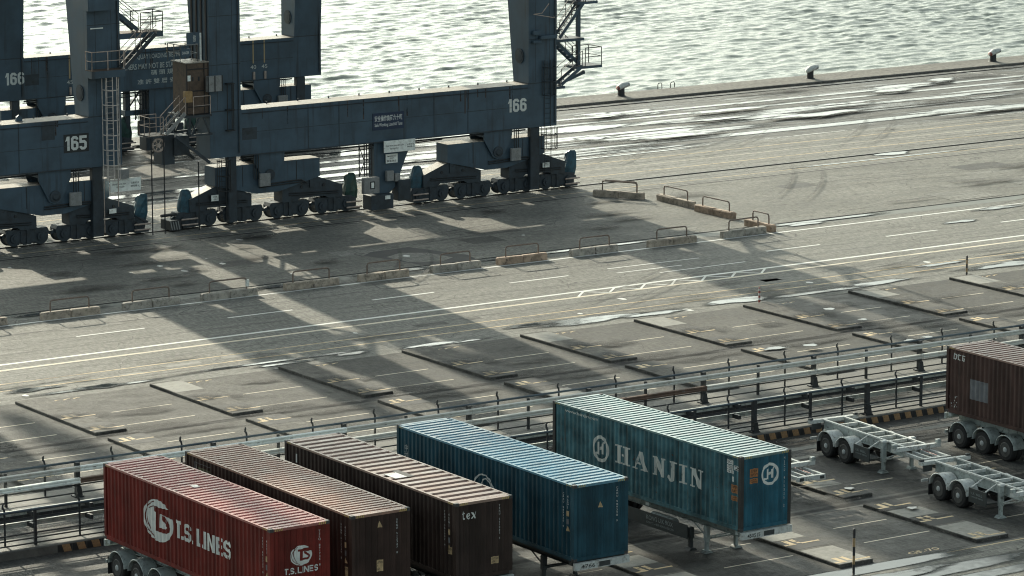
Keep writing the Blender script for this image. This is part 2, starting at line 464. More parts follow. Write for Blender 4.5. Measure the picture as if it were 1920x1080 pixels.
# kerbs under the two guard rails
kerb_near = struct(MB().cbox(X0,X1,127.0,128.7,-0.2,0.35,0.04).build("kerb", M_kerb))
kerb_far = struct(MB().cbox(X0,X1,132.7,134.9,-0.2,0.35,0.04).build("kerb", M_kerb))
def kerb_stripes(kerb, yf, z0, z1, xa, xb, zs=None):
    zs = z0 if zs is None else zs
    st = MB().box(-0.31,0.31,-0.005,0,z0,z1).mesh("painted_block", M_kblack)
    sy = MB().prism([(-0.13,zs),(0.20,zs),(0.10,z1),(-0.23,z1)], 'y', -0.009, 0).mesh("stripe", M_kyellow)
    x = xa
    while x < xb:
        link("painted_block", st, kerb, None, (x, yf, 0)); link("stripe", sy, kerb, None, (x+0.1, yf, 0)); x += 0.635
kerb_stripes(kerb_near, 127.0, 0.01, 0.30, 64.9, 112.0)
kerb_stripes(kerb_far, 132.7, 0.01, 0.30, 60.0, 122.0, 0.17)
random.seed(4)
for i in range(30):     # joints of the lane slabs
    x = 60+i*2.4; MB().add([(x-.02,128.72,.004),(x+.02,128.72,.004),(x+.02,132.68,.004),(x-.02,132.68,.004)],[(0,1,2,3)]).build('joint', M_slot, lane)
for i in range(60):     # expansion joints across the kerb tops
    x = 60 + i*1.55
    MB().box(x-0.012,x+0.012,127.08,128.62,0.3505,0.3515).build("joint", M_slot, kerb_near)

def strip(parent, name, x0, x1, y, w, mat, z=0.005):
    return MB().add([(x0,y-w/2,z),(x1,y-w/2,z),(x1,y+w/2,z),(x0,y+w/2,z)], [(0,1,2,3)]).build(name, mat, parent)
def seg(parent, name, a, b, w, mat, z=0.005):
    d = Vector((b[0]-a[0], b[1]-a[1], 0)); n = Vector((-d.y, d.x, 0)).normalized()*(w/2)
    a = Vector((*a, z)); b = Vector((*b, z))
    return MB().add([a-n, b-n, b+n, a+n], [(0,1,2,3)]).build(name, mat, parent)

# ---- road markings
strip(road, "edge_line", X0, X1, 168.52, 0.2, M_wpaint)
strip(road, "lane_line", X0, X1, 160.0, 0.26, M_wpaint)
strip(road, "lane_line", X0, X1, 158.78, 0.26, M_tpaint)
strip(road, "yellow_line", X0, X1, 156.0, 0.13, M_ypaint)
strip(road, "yellow_line", X0, X1, 154.6, 0.14, M_ypaint)
for k in range(-6, 16):
    x = 84.75 + 8.58*k
    if 118 < x < 121: continue
    strip(road, "lane_dash", x, x+3.8, 164.1, 0.17, M_wpaint)
for a, b in (((117.2,164.6),(123.3,164.5)), ((116.9,163.3),(121.2,163.25)), ((118.9,162.1),(124.7,162.15))):
    seg(road, "lane_dash", a, b, 0.13, M_wpaint)
zx = 111.3
for k in range(13):     # zig-zag hatching between the two lane lines
    a = (zx+k*1.0, 159.88 if k % 2 else 158.9); b = (zx+(k+1)*1.0, 158.9 if k % 2 else 159.88)
    seg(road, "hatch_mark", a, b, 0.13, M_wpaint, 0.0065)
for x, y, w, d in ((84.9,155.3,1.9,0.5),(88.3,155.6,1.6,0.55),(97.3,156.1,1.9,0.5),(82.2,154.7,1.2,0.5)):
    MB().add([(x,y-d/2,.004),(x+w,y-d/2,.004),(x+w,y+d/2,.004),(x,y+d/2,.004)],[(0,1,2,3)]).build("pale_patch", M_slabl, road)
random.seed(11)
for i in range(26):
    x = random.uniform(60,150); y = random.choice([random.uniform(152.4,157.5), random.uniform(152.4,157.5), random.uniform(172,184)])
    n = 6; rr = random.uniform(0.05,0.16)
    MB().add([(x+rr*1.6*math.cos(t*2*math.pi/n)*random.uniform(.6,1.2), y+rr*2.2*math.sin(t*2*math.pi/n)*random.uniform(.6,1.2), .012) for t in range(n)], [tuple(range(n))]).build("spilt_paint", M_wpaint, road if y < 170 else apron)
# saw-cut loops beside the barriers
def loop_cut(x, y, w, d):
    pts = [(x,y+d,0.0055),(x-0.35,y+0.25,0.0055),(x+0.1,y,0.0055),(x+w-.1,y,0.0055),(x+w,y+0.3,0.0055),(x+w-.3,y+d,0.0055)]
    m = MB()
    for a, b in zip(pts, pts[1:]):
        d_ = Vector((b[0]-a[0],b[1]-a[1],0)); n = Vector((-d_.y,d_.x,0)).normalized()*0.035
        a, b = Vector(a), Vector(b); m.add([a-n,b-n,b+n,a+n],[(0,1,2,3)])
    m.build("saw_cut_loop", M_cut, road)
for x in (82.6,86.9,104.3,108.9,113.3,118.2,123.4,128.6): loop_cut(x, 166.3, 2.6, 1.6)
MB().add([(84.6,165.9,.004),(88.2,165.7,.004),(88.4,167.6,.004),(85.0,167.8,.004)],[(0,1,2,3)]).build("trench_reinstatement", M_track, road)

# ---- gutter slot, cable slot, crane rails
struct(MB().box(X0,X1,170.95,171.045,-0.019,0.004).build("gutter_lip", M_slot))
for yr in (188.6, 216.6):
    r = MB().box(X0,X1,yr-0.16,yr+0.16,0.0015,0.004, 1); r.box(X0,X1,yr-0.035,yr+0.035,0.0,0.05)
    struct(r.build("crane_rail", [M_rail, M_slot]))
for i, (y, w) in enumerate(((185.2,0.22),(185.62,0.05))):
    struct(strip(None, "cable_slot", X0, X1, y, w, M_slot, 0.006))
struct(strip(None, "cable_slot_cover", X0, X1, 185.42, 0.18, M_slabl, 0.0065))
for y, w, mt in ((195.4,0.12,M_ypaint),(191.15,0.12,M_ypaint),(186.5,0.10,M_ypaint),(193.3,0.08,M_tpaint)):
    strip(track, "yellow_line", X0, X1, y, w, mt)
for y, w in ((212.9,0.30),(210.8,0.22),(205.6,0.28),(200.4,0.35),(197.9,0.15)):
    strip(quay, "white_quay_line", X0, X1, y, w, M_wworn, 0.005)  # white strips along the quay, broken up by noise
for y, w in ((198.8,0.06),(202.2,0.08),(203.9,0.06),(207.1,0.09),(209.2,0.06),(214.3,0.10),(215.3,0.06)):
    strip(quay, "slab_joint", X0, X1, y, w, M_cut, 0.006)
for y, w in ((187.5,0.05),(190.0,0.06),(192.3,0.05),(194.2,0.08),(196.4,0.06)):
    strip(track, "slab_joint", X0, X1, y, w, M_cut, 0.006)
for y, w in ((162.0,0.05),(166.2,0.04),(157.4,0.04),(153.2,0.05)):
    strip(road, "paving_seam", X0, X1, y, w, M_cut, 0.0045)
random.seed(31)
for i in range(26):      # slab joints across the quay
    x = 100+i*5.2; seg(quay, "slab_joint", (x,198.0), (x,217.3), 0.04, M_cut, 0.0045)
for i in range(16):      # resurfaced rectangles
    x = random.uniform(70,150); y = random.uniform(152.6,156.8); w = random.uniform(0.8,2.4); d = random.uniform(0.4,1.2)
    MB().add([(x,y,.0025),(x+w,y,.0025),(x+w,y+d,.0025),(x,y+d,.0025)],[(0,1,2,3)]).build("resurfaced_patch", random.choice([M_track,M_yard,M_asphalt]), road)
for i in range(14):
    x = random.uniform(85,165); y = random.uniform(172.0,182.0); w = random.uniform(1.0,4.0); d = random.uniform(0.6,2.2)
    MB().add([(x,y,.0025+i*.0001),(x+w,y,.0025+i*.0001),(x+w,y+d,.0025+i*.0001),(x,y+d,.0025+i*.0001)],[(0,1,2,3)]).build("resurfaced_patch", random.choice([M_track,M_road,M_yard]), apron)
seg(quay, "cross_joint", (186.0,217.3), (196.0,198.0), 0.35, M_cut)
seg(quay, "cross_joint", (187.0,217.3), (197.0,198.0), 0.2, M_wworn)
# sunk access covers
for x, y, w, d, p in ((147.6,171.4,3.6,2.9,apron),(155.0,174.0,4.0,2.0,apron)):
    MB().box(x,x+w,y,y+d,-0.01,0.012).build("access_cover", M_track, p)
    MB().box(x-0.06,x+w+.06,y-0.05,y,0.0,0.008).build("cover_gap", M_slot, p)
MB().add([(108.4,175.4,.005),(109.3,176.1,.005),(111.9,176.3,.005),(113.3,172.4,.005),(112.9,170.9,.005),(109.6,171.0,.005)],[(0,1,2,3,4,5)]).build("fresh_asphalt_patch", M_dpatch, apron)
MB().add([(109.2,174.3,.009),(110.5,175.0,.009),(111.8,174.2,.009),(112.2,172.2,.009),(111.0,171.5,.009),(109.4,172.2,.009)],[(0,1,2,3,4,5)]).build("cement_patch", M_track, apron)

# ---- raised strips of the parking bays
def yard_mark(parent, x, y, z, flip=1, two=True):
    zz = z+0.005; m = MB()
    def q(xa,xb,ya,yb,dz=0): m.add([(xa,ya,zz+dz),(xb,ya,zz+dz),(xb,yb,zz+dz),(xa,yb,zz+dz)],[(0,1,2,3)])
    q(x+0.05,x+0.28,y-0.02,y+0.55*flip)
    if two: q(x+0.42,x+0.62,y-0.02,y+0.55*flip)
    q(x+0.58,x+1.45,y-0.14,y-0.01,0.001); q(x-0.25,x+0.30,y-0.16,y-0.03,0.001)
    m.build("bay_mark", M_ypaint, parent)
def raised(x, ya, yb, w=1.55, h=0.14, marks=(), pads=()):
    o = struct(MB().cbox(x, x+w, yb, ya, -0.05, h, 0.02).build("raised_strip", M_slab))
    for p0, p1, mt in pads:
        MB().box(x+0.03, x+w-0.03, p0, p1, h-0.01, h+0.004).build("bearing_pad", mt, o)
    for my in marks: yard_mark(o, x+0.25, my, h+0.004)
    return o
random.seed(8)
for k in range(-3, 13):
    x = 75.25 + 6.9*k
    pads = [(144.15,145.9,M_slabd),(147.2,148.6,M_slabd)]
    if k in (0,1,4,5,6,7,8,9): pads.append((149.4,151.6,M_slabl if k % 3 else M_slab))
    raised(x, 151.85, 144.1, marks=(144.7,147.4), pads=pads)
    raised(x, 143.0, 136.4, w=1.75, marks=(142.0,138.0), pads=[(141.2,142.9,M_slabd),(138.6,140.3,M_slabl if k == 3 else M_slab)])
    for y, a, b in ((147.9,3.0,5.9),(145.25,2.0,5.6),(141.3,2.2,5.4),(138.4,2.0,5.4)):
        strip(yard, "bay_line", x+a+random.uniform(-.3,.3), x+b, y, 0.09, M_tpaint)
    for j in range(3):
        xx = x+1.7+j*0.5
        seg(yard, "bay_number_stroke", (xx,151.35), (xx+0.3,151.55), 0.07, M_ypaint); seg(yard, "bay_number_stroke", (xx+.05,151.5), (xx+0.4,151.5), 0.06, M_ypaint, 0.006)
MB().add([(118.1,144.3,.004),(123.1,144.3,.004),(123.4,151.7,.004),(118.4,151.7,.004)],[(0,1,2,3)]).build("dark_bay_surfacing", M_yard, yard)
strip(yard, "drain_or_shade_strip", X0, X1, 143.55, 0.34, M_slot, 0.005)
strip(yard, "drain_edge", X0, X1, 143.85, 0.16, M_cut, 0.007)
# near rows
for x in (60.3,67.2,74.1,81.0,88.05,94.85,101.7,108.6):
    raised(x, 127.0-6.9, 116.6, w=1.5, marks=(117.2,119.4), pads=[(116.65,118.0,M_slabd),(118.5,119.3,M_slabl)])
    o = raised(x, 115.4, 108.45, w=1.65, h=0.13, marks=(114.5,111.9,108.8), pads=[(114.0,115.35,M_slabd),(112.6,113.9,M_slabl),(111.1,112.5,M_slabd),(108.5,110.9,M_slabl)])
    for y, a, b in ((113.3,-3.2,-0.5),(110.9,-3.6,-0.3),(118.6,2.0,4.2)):
        strip(trailer_yard, "bay_line", x+a, x+b, y, 0.08, M_tpaint)
for y, w, mt, z in ((115.95,0.30,M_slot,0.005),(116.3,0.20,M_kerb,0.006),(115.62,0.18,M_kerb,0.006)):
    strip(trailer_yard, "drain_channel", X0, X1, y, w, mt, z)
strip(near_road, "yellow_line", X0, X1, 107.95, 0.10, M_ypaint)
strip(near_road, "yellow_line", X0, X1, 104.6, 0.10, M_ypaint)
for k in range(14):     # concrete joints of the yard in front of the kerb
    strip(trailer_yard, "slab_band", 96.5+k*0, 112, 125.6-k*0.45, 0.03, M_cut, 0.005) if k in (0,2,4,7) else None
strip(lane, "drain_or_shade_strip", X0, X1, 132.2, 0.9, M_dpatch, 0.005)  # shadow of the far kerb and its beams, laid as a dark strip
strip(lane, "drain_or_shade_strip", X0, X1, 130.9, 0.25, M_slot, 0.005)  # second dark strip, painted in for the guard rail's shade
strip(trailer_yard, "pale_band", 96.0, 130, 125.0, 0.5, M_slabl, 0.004)
strip(trailer_yard, "pale_band", 96.0, 130, 123.6, 0.45, M_slabl, 0.004)
v, f = glyphs("GF-70", 0.01)
place2d(trailer_yard, "bay_number", M_ypaint, v, f, (91.6,108.45,0), (1,0.03,0), (-0.03,1,0), 1.5, 0.34, eps=0.006)

# ---- standing water
def ground_at(y):
    for g_, y1 in ((near_road,108.2),(trailer_yard,127.0),(lane,132.7),(yard,151.9),(road,170.4),(apron,185.6),(track,197.6)):
        if y < y1: return g_
    return quay
_pz = [0.013]
def puddle(x, y, rx, ry, mat=None, seed=None):
    random.seed(int(x*100+y*7)); n = 28; _pz[0] += 0.0004; z = _pz[0]
    v = [(x, y, z)]; w = [1.0]; f = []
    for r, ww in ((0.45,0.95),(0.75,0.6),(1.0,0.0)):
        for t in range(n):
            a = 2*math.pi*t/n; k = r*(1+0.12*math.sin(3*a+x)+0.10*math.sin(5*a+y))
            v.append((x+rx*k*math.cos(a), y+ry*k*math.sin(a), z)); w.append(ww)
    for t in range(n): f.append((0, 1+t, 1+(t+1) % n))
    for q in range(2):
        for t in range(n):
            a, b = 1+q*n+t, 1+q*n+(t+1) % n
            f.append((a, a+n, b+n, b))
    me = bpy.data.meshes.new("puddle"); me.from_pydata(v, [], f); me.materials.append(mat or M_puddle)
    at = me.attributes.new("w", 'FLOAT', 'POINT'); at.data.foreach_set("value", w)
    return link("puddle", me, ground_at(y))
def wetline(x0, x1, y, w, taper=4.0, mat=None):
    _pz[0] += 0.0004; z = _pz[0]; n = 24; v = []; ww = []; f = []
    for i in range(n+1):
        x = x0+(x1-x0)*i/n; e = min(1.0, min(x-x0, x1-x)/taper)
        for j, (dy, a) in enumerate(((-1,0),(-.45,1),(.45,1),(1,0))):
            v.append((x, y+dy*w/2, z)); ww.append(a*e)
    for i in range(n):
        for j in range(3):
            a = i*4+j; f.append((a, a+4, a+5, a+1))
    me = bpy.data.meshes.new("wet_streak"); me.from_pydata(v, [], f); me.materials.append(mat or M_wetline)
    at = me.attributes.new("w", 'FLOAT', 'POINT'); at.data.foreach_set("value", ww)
    return link("wet_streak", me, ground_at(y))
M_wetsolid = wet_mat("sheet_of_water", (0.10,0.8,1), 0.16, 0.42, 0.08)
for x0, x1, y, w in ((70,94.2,107.75,1.1),(83,96.2,106.0,1.3),(86,97.5,104.6,1.0)): wetline(x0, x1, y, w, 4.0, M_wetsolid)
for x0, x1, y, w in ((125,200,212.6,0.9),(120,196,210.5,0.8),(118,170,208.2,1.6),(110,185,205.4,1.1),(112,160,203.0,1.8),(100,240,200.6,1.7),(100,150,198.6,0.8),
                     (118,150,197.4,0.5),(150,190,207.2,1.2),(165,182,204.4,0.7),(145,165,186.8,0.4),
                     (131.5,142,170.4,0.7),(96,101,170.2,0.8),(104,110,170.3,0.9),(84,90,170.3,0.8),(110,126,170.4,0.6),
                     (130,150,153.6,0.9),(136,160,155.3,0.8),(118,127,152.9,0.8),(104,112,153.3,0.7),(96.5,102,152.4,0.5),(84,96,153.4,0.45),(76,84,152.9,0.5),(88,92,152.7,0.45),
                     (80,99,103.4,0.8),(60,90,102.0,1.2)):
    wetline(x0, x1, y, w, min(5, (x1-x0)/4))
for x, y, rx, ry in ((146,208.5,5,1.6),(133,203.6,6,1.5),(153,211.8,3,0.8),(160,206.3,4,1.0),(141,199.2,6,0.9),(127,208,6,1.4),
                     (156.5,188.0,1.6,0.8),(97.5,169.9,1.5,0.5),(108.2,153.4,3.4,0.9),(104.6,153.9,1.6,0.5),(111.8,152.9,2.4,0.5),(117.6,153.4,2.6,0.8),(126.5,153.2,3.0,0.5),(133,155.6,2.2,0.4),
                     (77.3,154.2,1.6,0.5),(80.2,153.0,1.6,0.5),(93.8,152.9,1.4,0.35),(98.2,152.6,2.2,0.35),(136,153.4,3,0.7),(148,168,2.2,0.5),(143,165.5,1.6,0.35),(135,169.9,1.6,0.4),
                     (117.6,139.6,0.55,0.4),(118.9,139.9,0.45,0.35),(112.9,141.5,0.5,0.4),(111.0,141.9,0.9,0.4),(119.1,145.1,0.3,0.3),(119.4,148.2,0.4,0.35),(111.8,135.95,0,0),
                     (95.9,117.6,0.28,0.26),(95.9,113.6,0.3,0.26),(102.0,116.9,0.5,0.4),(70,118.2,0.9,0.5),(66.3,119.1,0.5,0.3),(75,106.6,6,0.7),(88,106.4,5,0.6),(96.5,104.4,3,0.6),(82,104.4,4,0.6)):
    if rx: 
        p = puddle(x, y, rx, ry)
        if 136 < y < 149 or 108.4 < y < 120: p.location.z = 0.165

# ---- oil and tyre grime
def grime_mat(name, col, lo, hi):
    m, nt, b_ = nodes_of(name)
    at = N(nt, "ShaderNodeAttribute", attribute_name="w")
    n1 = noise(nt, coords(nt, (0.6,1,1)), 1.1, 6, 0.7, 0.5); n2 = noise(nt, coords(nt), 9.0, 4, 0.7)
    f = math_n(nt, 'ADD', math_n(nt, 'MULTIPLY', at.outputs["Fac"], 0.6), math_n(nt, 'ADD', math_n(nt, 'MULTIPLY', math_n(nt, 'SUBTRACT', n1, 0.5), 1.1), math_n(nt, 'MULTIPLY', math_n(nt, 'SUBTRACT', n2, 0.5), 0.5)))
    fac = math_n(nt, 'MULTIPLY', ramp(nt, f, lo, hi), 0.75)
    b_.inputs["Base Color"].default_value = (*col, 1); b_.inputs["Roughness"].default_value = 0.7; b_.inputs["Specular IOR Level"].default_value = 0.25
    tr = N(nt, "ShaderNodeBsdfTransparent"); mx = N(nt, "ShaderNodeMixShader")
    nt.links.new(fac, mx.inputs[0]); nt.links.new(tr.outputs[0], mx.inputs[1]); nt.links.new(b_.outputs[0], mx.inputs[2])
    nt.links.new(mx.outputs[0], nt.nodes["Material Output"].inputs["Surface"])
    return m
M_grime = grime_mat("oil_grime", (0.03,0.03,0.028), 0.05, 0.85)
def stain(x, y, rx, ry, z=None):
    o = puddle(x, y, rx, ry, M_grime); o.name = "oil_stain"
    if z: o.location.z = z
    return o
random.seed(21)
for k in range(-3, 12):
    x = 75.25+6.9*k
    stain(x+2.6, 144.6+random.uniform(-.2,.3), 2.4, 0.8); stain(x+1.6, 147.8, 1.5, 1.0); stain(x+4.2, 142.6, 3.0, 0.6); stain(x+2.8, 139.5, 1.6, 1.2)
    if random.random() < 0.75: stain(x+random.uniform(2.5,5.5), random.uniform(145.5,150.5), random.uniform(0.8,2.2), random.uniform(0.4,1.2))
    stain(x+0.7, 145.0, 0.9, 0.7, 0.14); stain(x+0.7, 147.9, 0.9, 0.8, 0.14)
    stain(x+3.5, 143.75, 4.2, 0.45)
for i in range(40): stain(random.uniform(62,128), random.uniform(109,126.5), random.uniform(1.0,3.2), random.uniform(0.5,1.6))
for i in range(26): stain(random.uniform(78,160), random.uniform(172,184.5), random.uniform(0.8,3.5), random.uniform(0.3,0.9))
for i in range(34): stain(random.uniform(115,215), random.uniform(198.5,216.5), random.uniform(2,7), random.uniform(0.3,0.9))
for i in range(24): stain(random.uniform(70,150), random.uniform(152.2,157.5), random.uniform(1,3.5), random.uniform(0.15,0.45))
for i in range(20): stain(random.uniform(60,125), random.uniform(129.2,132.2), random.uniform(1.5,4), random.uniform(0.4,0.9))

def tyre_mark(x, y, a0, curve, L, gap=0.32):
    """pair of curved rubber marks"""
    for s_ in (-1, 1):
        _pz[0] += 0.0003; z = _pz[0]; n = 16; v = []; w = []; f = []; px, py, a = x-math.sin(a0)*s_*0.95, y+math.cos(a0)*s_*0.95, a0
        for i in range(n+1):
            e = min(1.0, 3.0*min(i, n-i)/n)
            nx_, ny_ = -math.sin(a)*gap/2, math.cos(a)*gap/2
            for k, q in ((-1,0.0),(-.4,0.8),(.4,0.8),(1,0.0)): v.append((px+nx_*k, py+ny_*k, z)); w.append(q*e)
            px += math.cos(a)*L/n; py += math.sin(a)*L/n; a += curve*L/n
        for i in range(n):
            for j in range(3): q = i*4+j; f.append((q, q+4, q+5, q+1))
        me = bpy.data.meshes.new("tyre_mark"); me.from_pydata(v, [], f); me.materials.append(M_tyrem)
        at = me.attributes.new("w", 'FLOAT', 'POINT'); at.data.foreach_set("value", w)
        link("tyre_mark", me, ground_at(y))
M_tyrem = grime_mat("tyre_rubber_mark", (0.03,0.03,0.03), 0.0, 0.9)
random.seed(77)
for i in range(34):
    y = random.choice([random.uniform(159,167), random.uniform(173,183), random.uniform(198,215), random.uniform(111,125), random.uniform(186,196), random.uniform(153,158)])
    tyre_mark(random.uniform(80,165) if y > 130 else random.uniform(86,112), y, random.uniform(-0.25,0.25)+random.choice([0,0,0.5]), random.uniform(-0.05,0.05), random.uniform(8,26))
for i in range(34):
    y = random.uniform(198.6,215.5); puddle(random.uniform(126,196), y, random.uniform(1.2,5.5), random.uniform(0.25,0.9))

# ---- sea
rng = np.random.default_rng(5)
def axis_pts(lo, a, b, hi, step):
    left = lo + (a-lo)*(1-np.linspace(1,0,24,endpoint=False)**2.2) if lo < a else np.array([])
    right = b + (hi-b)*(np.linspace(0,1,25)[1:]**2.2)
    return np.concatenate([np.unique(left[left < a-1]), np.arange(a, b, step), right])
gx = axis_pts(-1500, 96.0, 345.0, 2500, 0.27); gy = axis_pts(221.3, 221.3, 390.0, 3000, 0.27)
gx = np.sort(gx); gy = np.unique(np.sort(gy))
XX, YY = np.meshgrid(gx, gy); ZZ = np.zeros_like(XX)
gust = np.zeros_like(XX)
for i in range(9):
    gust += np.sin(XX*rng.normal()*0.11 + YY*rng.normal()*0.09 + rng.random()*6.28)
gust = 0.86 + 0.22*np.tanh(gust/2.2)
for i in range(64):
    lam = 0.75*(3.4/0.75)**rng.random(); th = R(rng.normal(-74, 26)); k = 2*math.pi/lam
    amp = 0.0060*lam**0.72
    kx, ky = k*math.cos(th), k*math.sin(th)
    ph = XX*kx + YY*ky + rng.random()*6.28 + 0.8*np.sin(XX*0.02*rng.normal()+YY*0.03*rng.normal())
    s_ = np.sin(ph); ZZ += amp*(s_ - 0.30*np.cos(2*ph))
ZZ *= gust
fade = np.clip(1.5 - np.hypot(np.maximum(XX-345,0)+np.maximum(96-XX,0), np.maximum(YY-400,0))/60.0, 0, 1)
ZZ = -3.2 + ZZ*fade
ny, nx = XX.shape
me = bpy.data.meshes.new("sea")
vv = np.stack([XX, YY, ZZ], -1).reshape(-1, 3)
idx = np.arange(ny*nx).reshape(ny, nx)
q = np.stack([idx[:-1,:-1], idx[:-1,1:], idx[1:,1:], idx[1:,:-1]], -1).reshape(-1, 4)
me.vertices.add(len(vv)); me.vertices.foreach_set("co", vv.ravel().astype(np.float32))
me.loops.add(q.size); me.loops.foreach_set("vertex_index", q.ravel().astype(np.int32))
me.polygons.add(len(q)); me.polygons.foreach_set("loop_start", np.arange(0, q.size, 4, dtype=np.int32))
me.polygons.foreach_set("use_smooth", np.ones(len(q), dtype=bool))
me.update(calc_edges=True)
m, nt, b = nodes_of("sea_water")
b.inputs["Base Color"].default_value = (0.105, 0.135, 0.10, 1); b.inputs["IOR"].default_value = 1.33
b.inputs["Roughness"].default_value = 0.2
n1 = noise(nt, coords(nt, (0.6, 1.0, 1)), 2.6, 5, 0.65, 0.4)
bump(nt, b, n1, 0.40, 0.12)
me.materials.append(m)
struct(link("sea", me))

# ================================================================== CONTAINERS
CL, CW, CH = 12.192, 2.438, 2.896
PP, PD = 0.278, 0.036           # side corrugation pitch and depth
def corr(a, pitch=PP, depth=PD, a0=0.0):
    """outward offset (0 = outer flat, -depth = inner flat) at distance a"""
    t = ((a-a0) % pitch)/pitch
    if t < 0.26: return 0.0
    if t < 0.5: return -depth*(t-0.26)/0.24
    if t < 0.76: return -depth
    return -depth*(1-(t-0.76)/0.24)
def corr_breaks(lo, hi, pitch=PP, a0=0.0):
    out = []; k = math.floor((lo-a0)/pitch)-1
    while a0+k*pitch < hi+pitch:
        for t in (0.0, 0.26, 0.5, 0.76): out.append(a0+(k+t)*pitch)
        k += 1
    return [a for a in out if lo < a < hi]
def corr_sheet(lo, hi, pitch, depth, fn):
    """sheet over [lo,hi]; fn(a, off, side) gives the two border points"""
    xs = [lo]+corr_breaks(lo, hi, pitch)+[hi]
    v = []; f = []
    for a in xs:
        v += [fn(a, corr(a, pitch, depth), 0), fn(a, corr(a, pitch, depth), 1)]
    for i in range(len(xs)-1): f.append((2*i, 2*i+2, 2*i+3, 2*i+1))
    return v, f
M_cast = pm("corner_casting_steel", (0.05,0.05,0.05), 0.6, 0.3, 6.0, rust=0.6)
M_hazy = pm("hazard_yellow", (0.55,0.42,0.12), 0.6, 0.2, 8)
M_white_let = paint_mat("white_lettering", (0.74,0.76,0.72), 0.16, 2.5)
M_worn_let = paint_mat("worn_white_lettering", (0.62,0.64,0.59), 0.36, 2.2, (1,1,0.35))
M_small_let = paint_mat("small_white_lettering", (0.6,0.62,0.6), 0.22, 4)
M_tan_label = pm("tan_label", (0.50,0.36,0.2), 0.6, 0.2, 8)
M_orange_label = pm("orange_label", (0.40,0.17,0.06), 0.6, 0.25, 8)
M_grey_patch = pm("grey_repair_panel", (0.15,0.155,0.165), 0.6, 0.2, 3)
M_dark_let = pm("black_lettering", (0.02,0.02,0.02), 0.7, 0.1, 5)
M_olive = pm("olive_sticker", (0.14,0.14,0.08), 0.6, 0.2, 6)

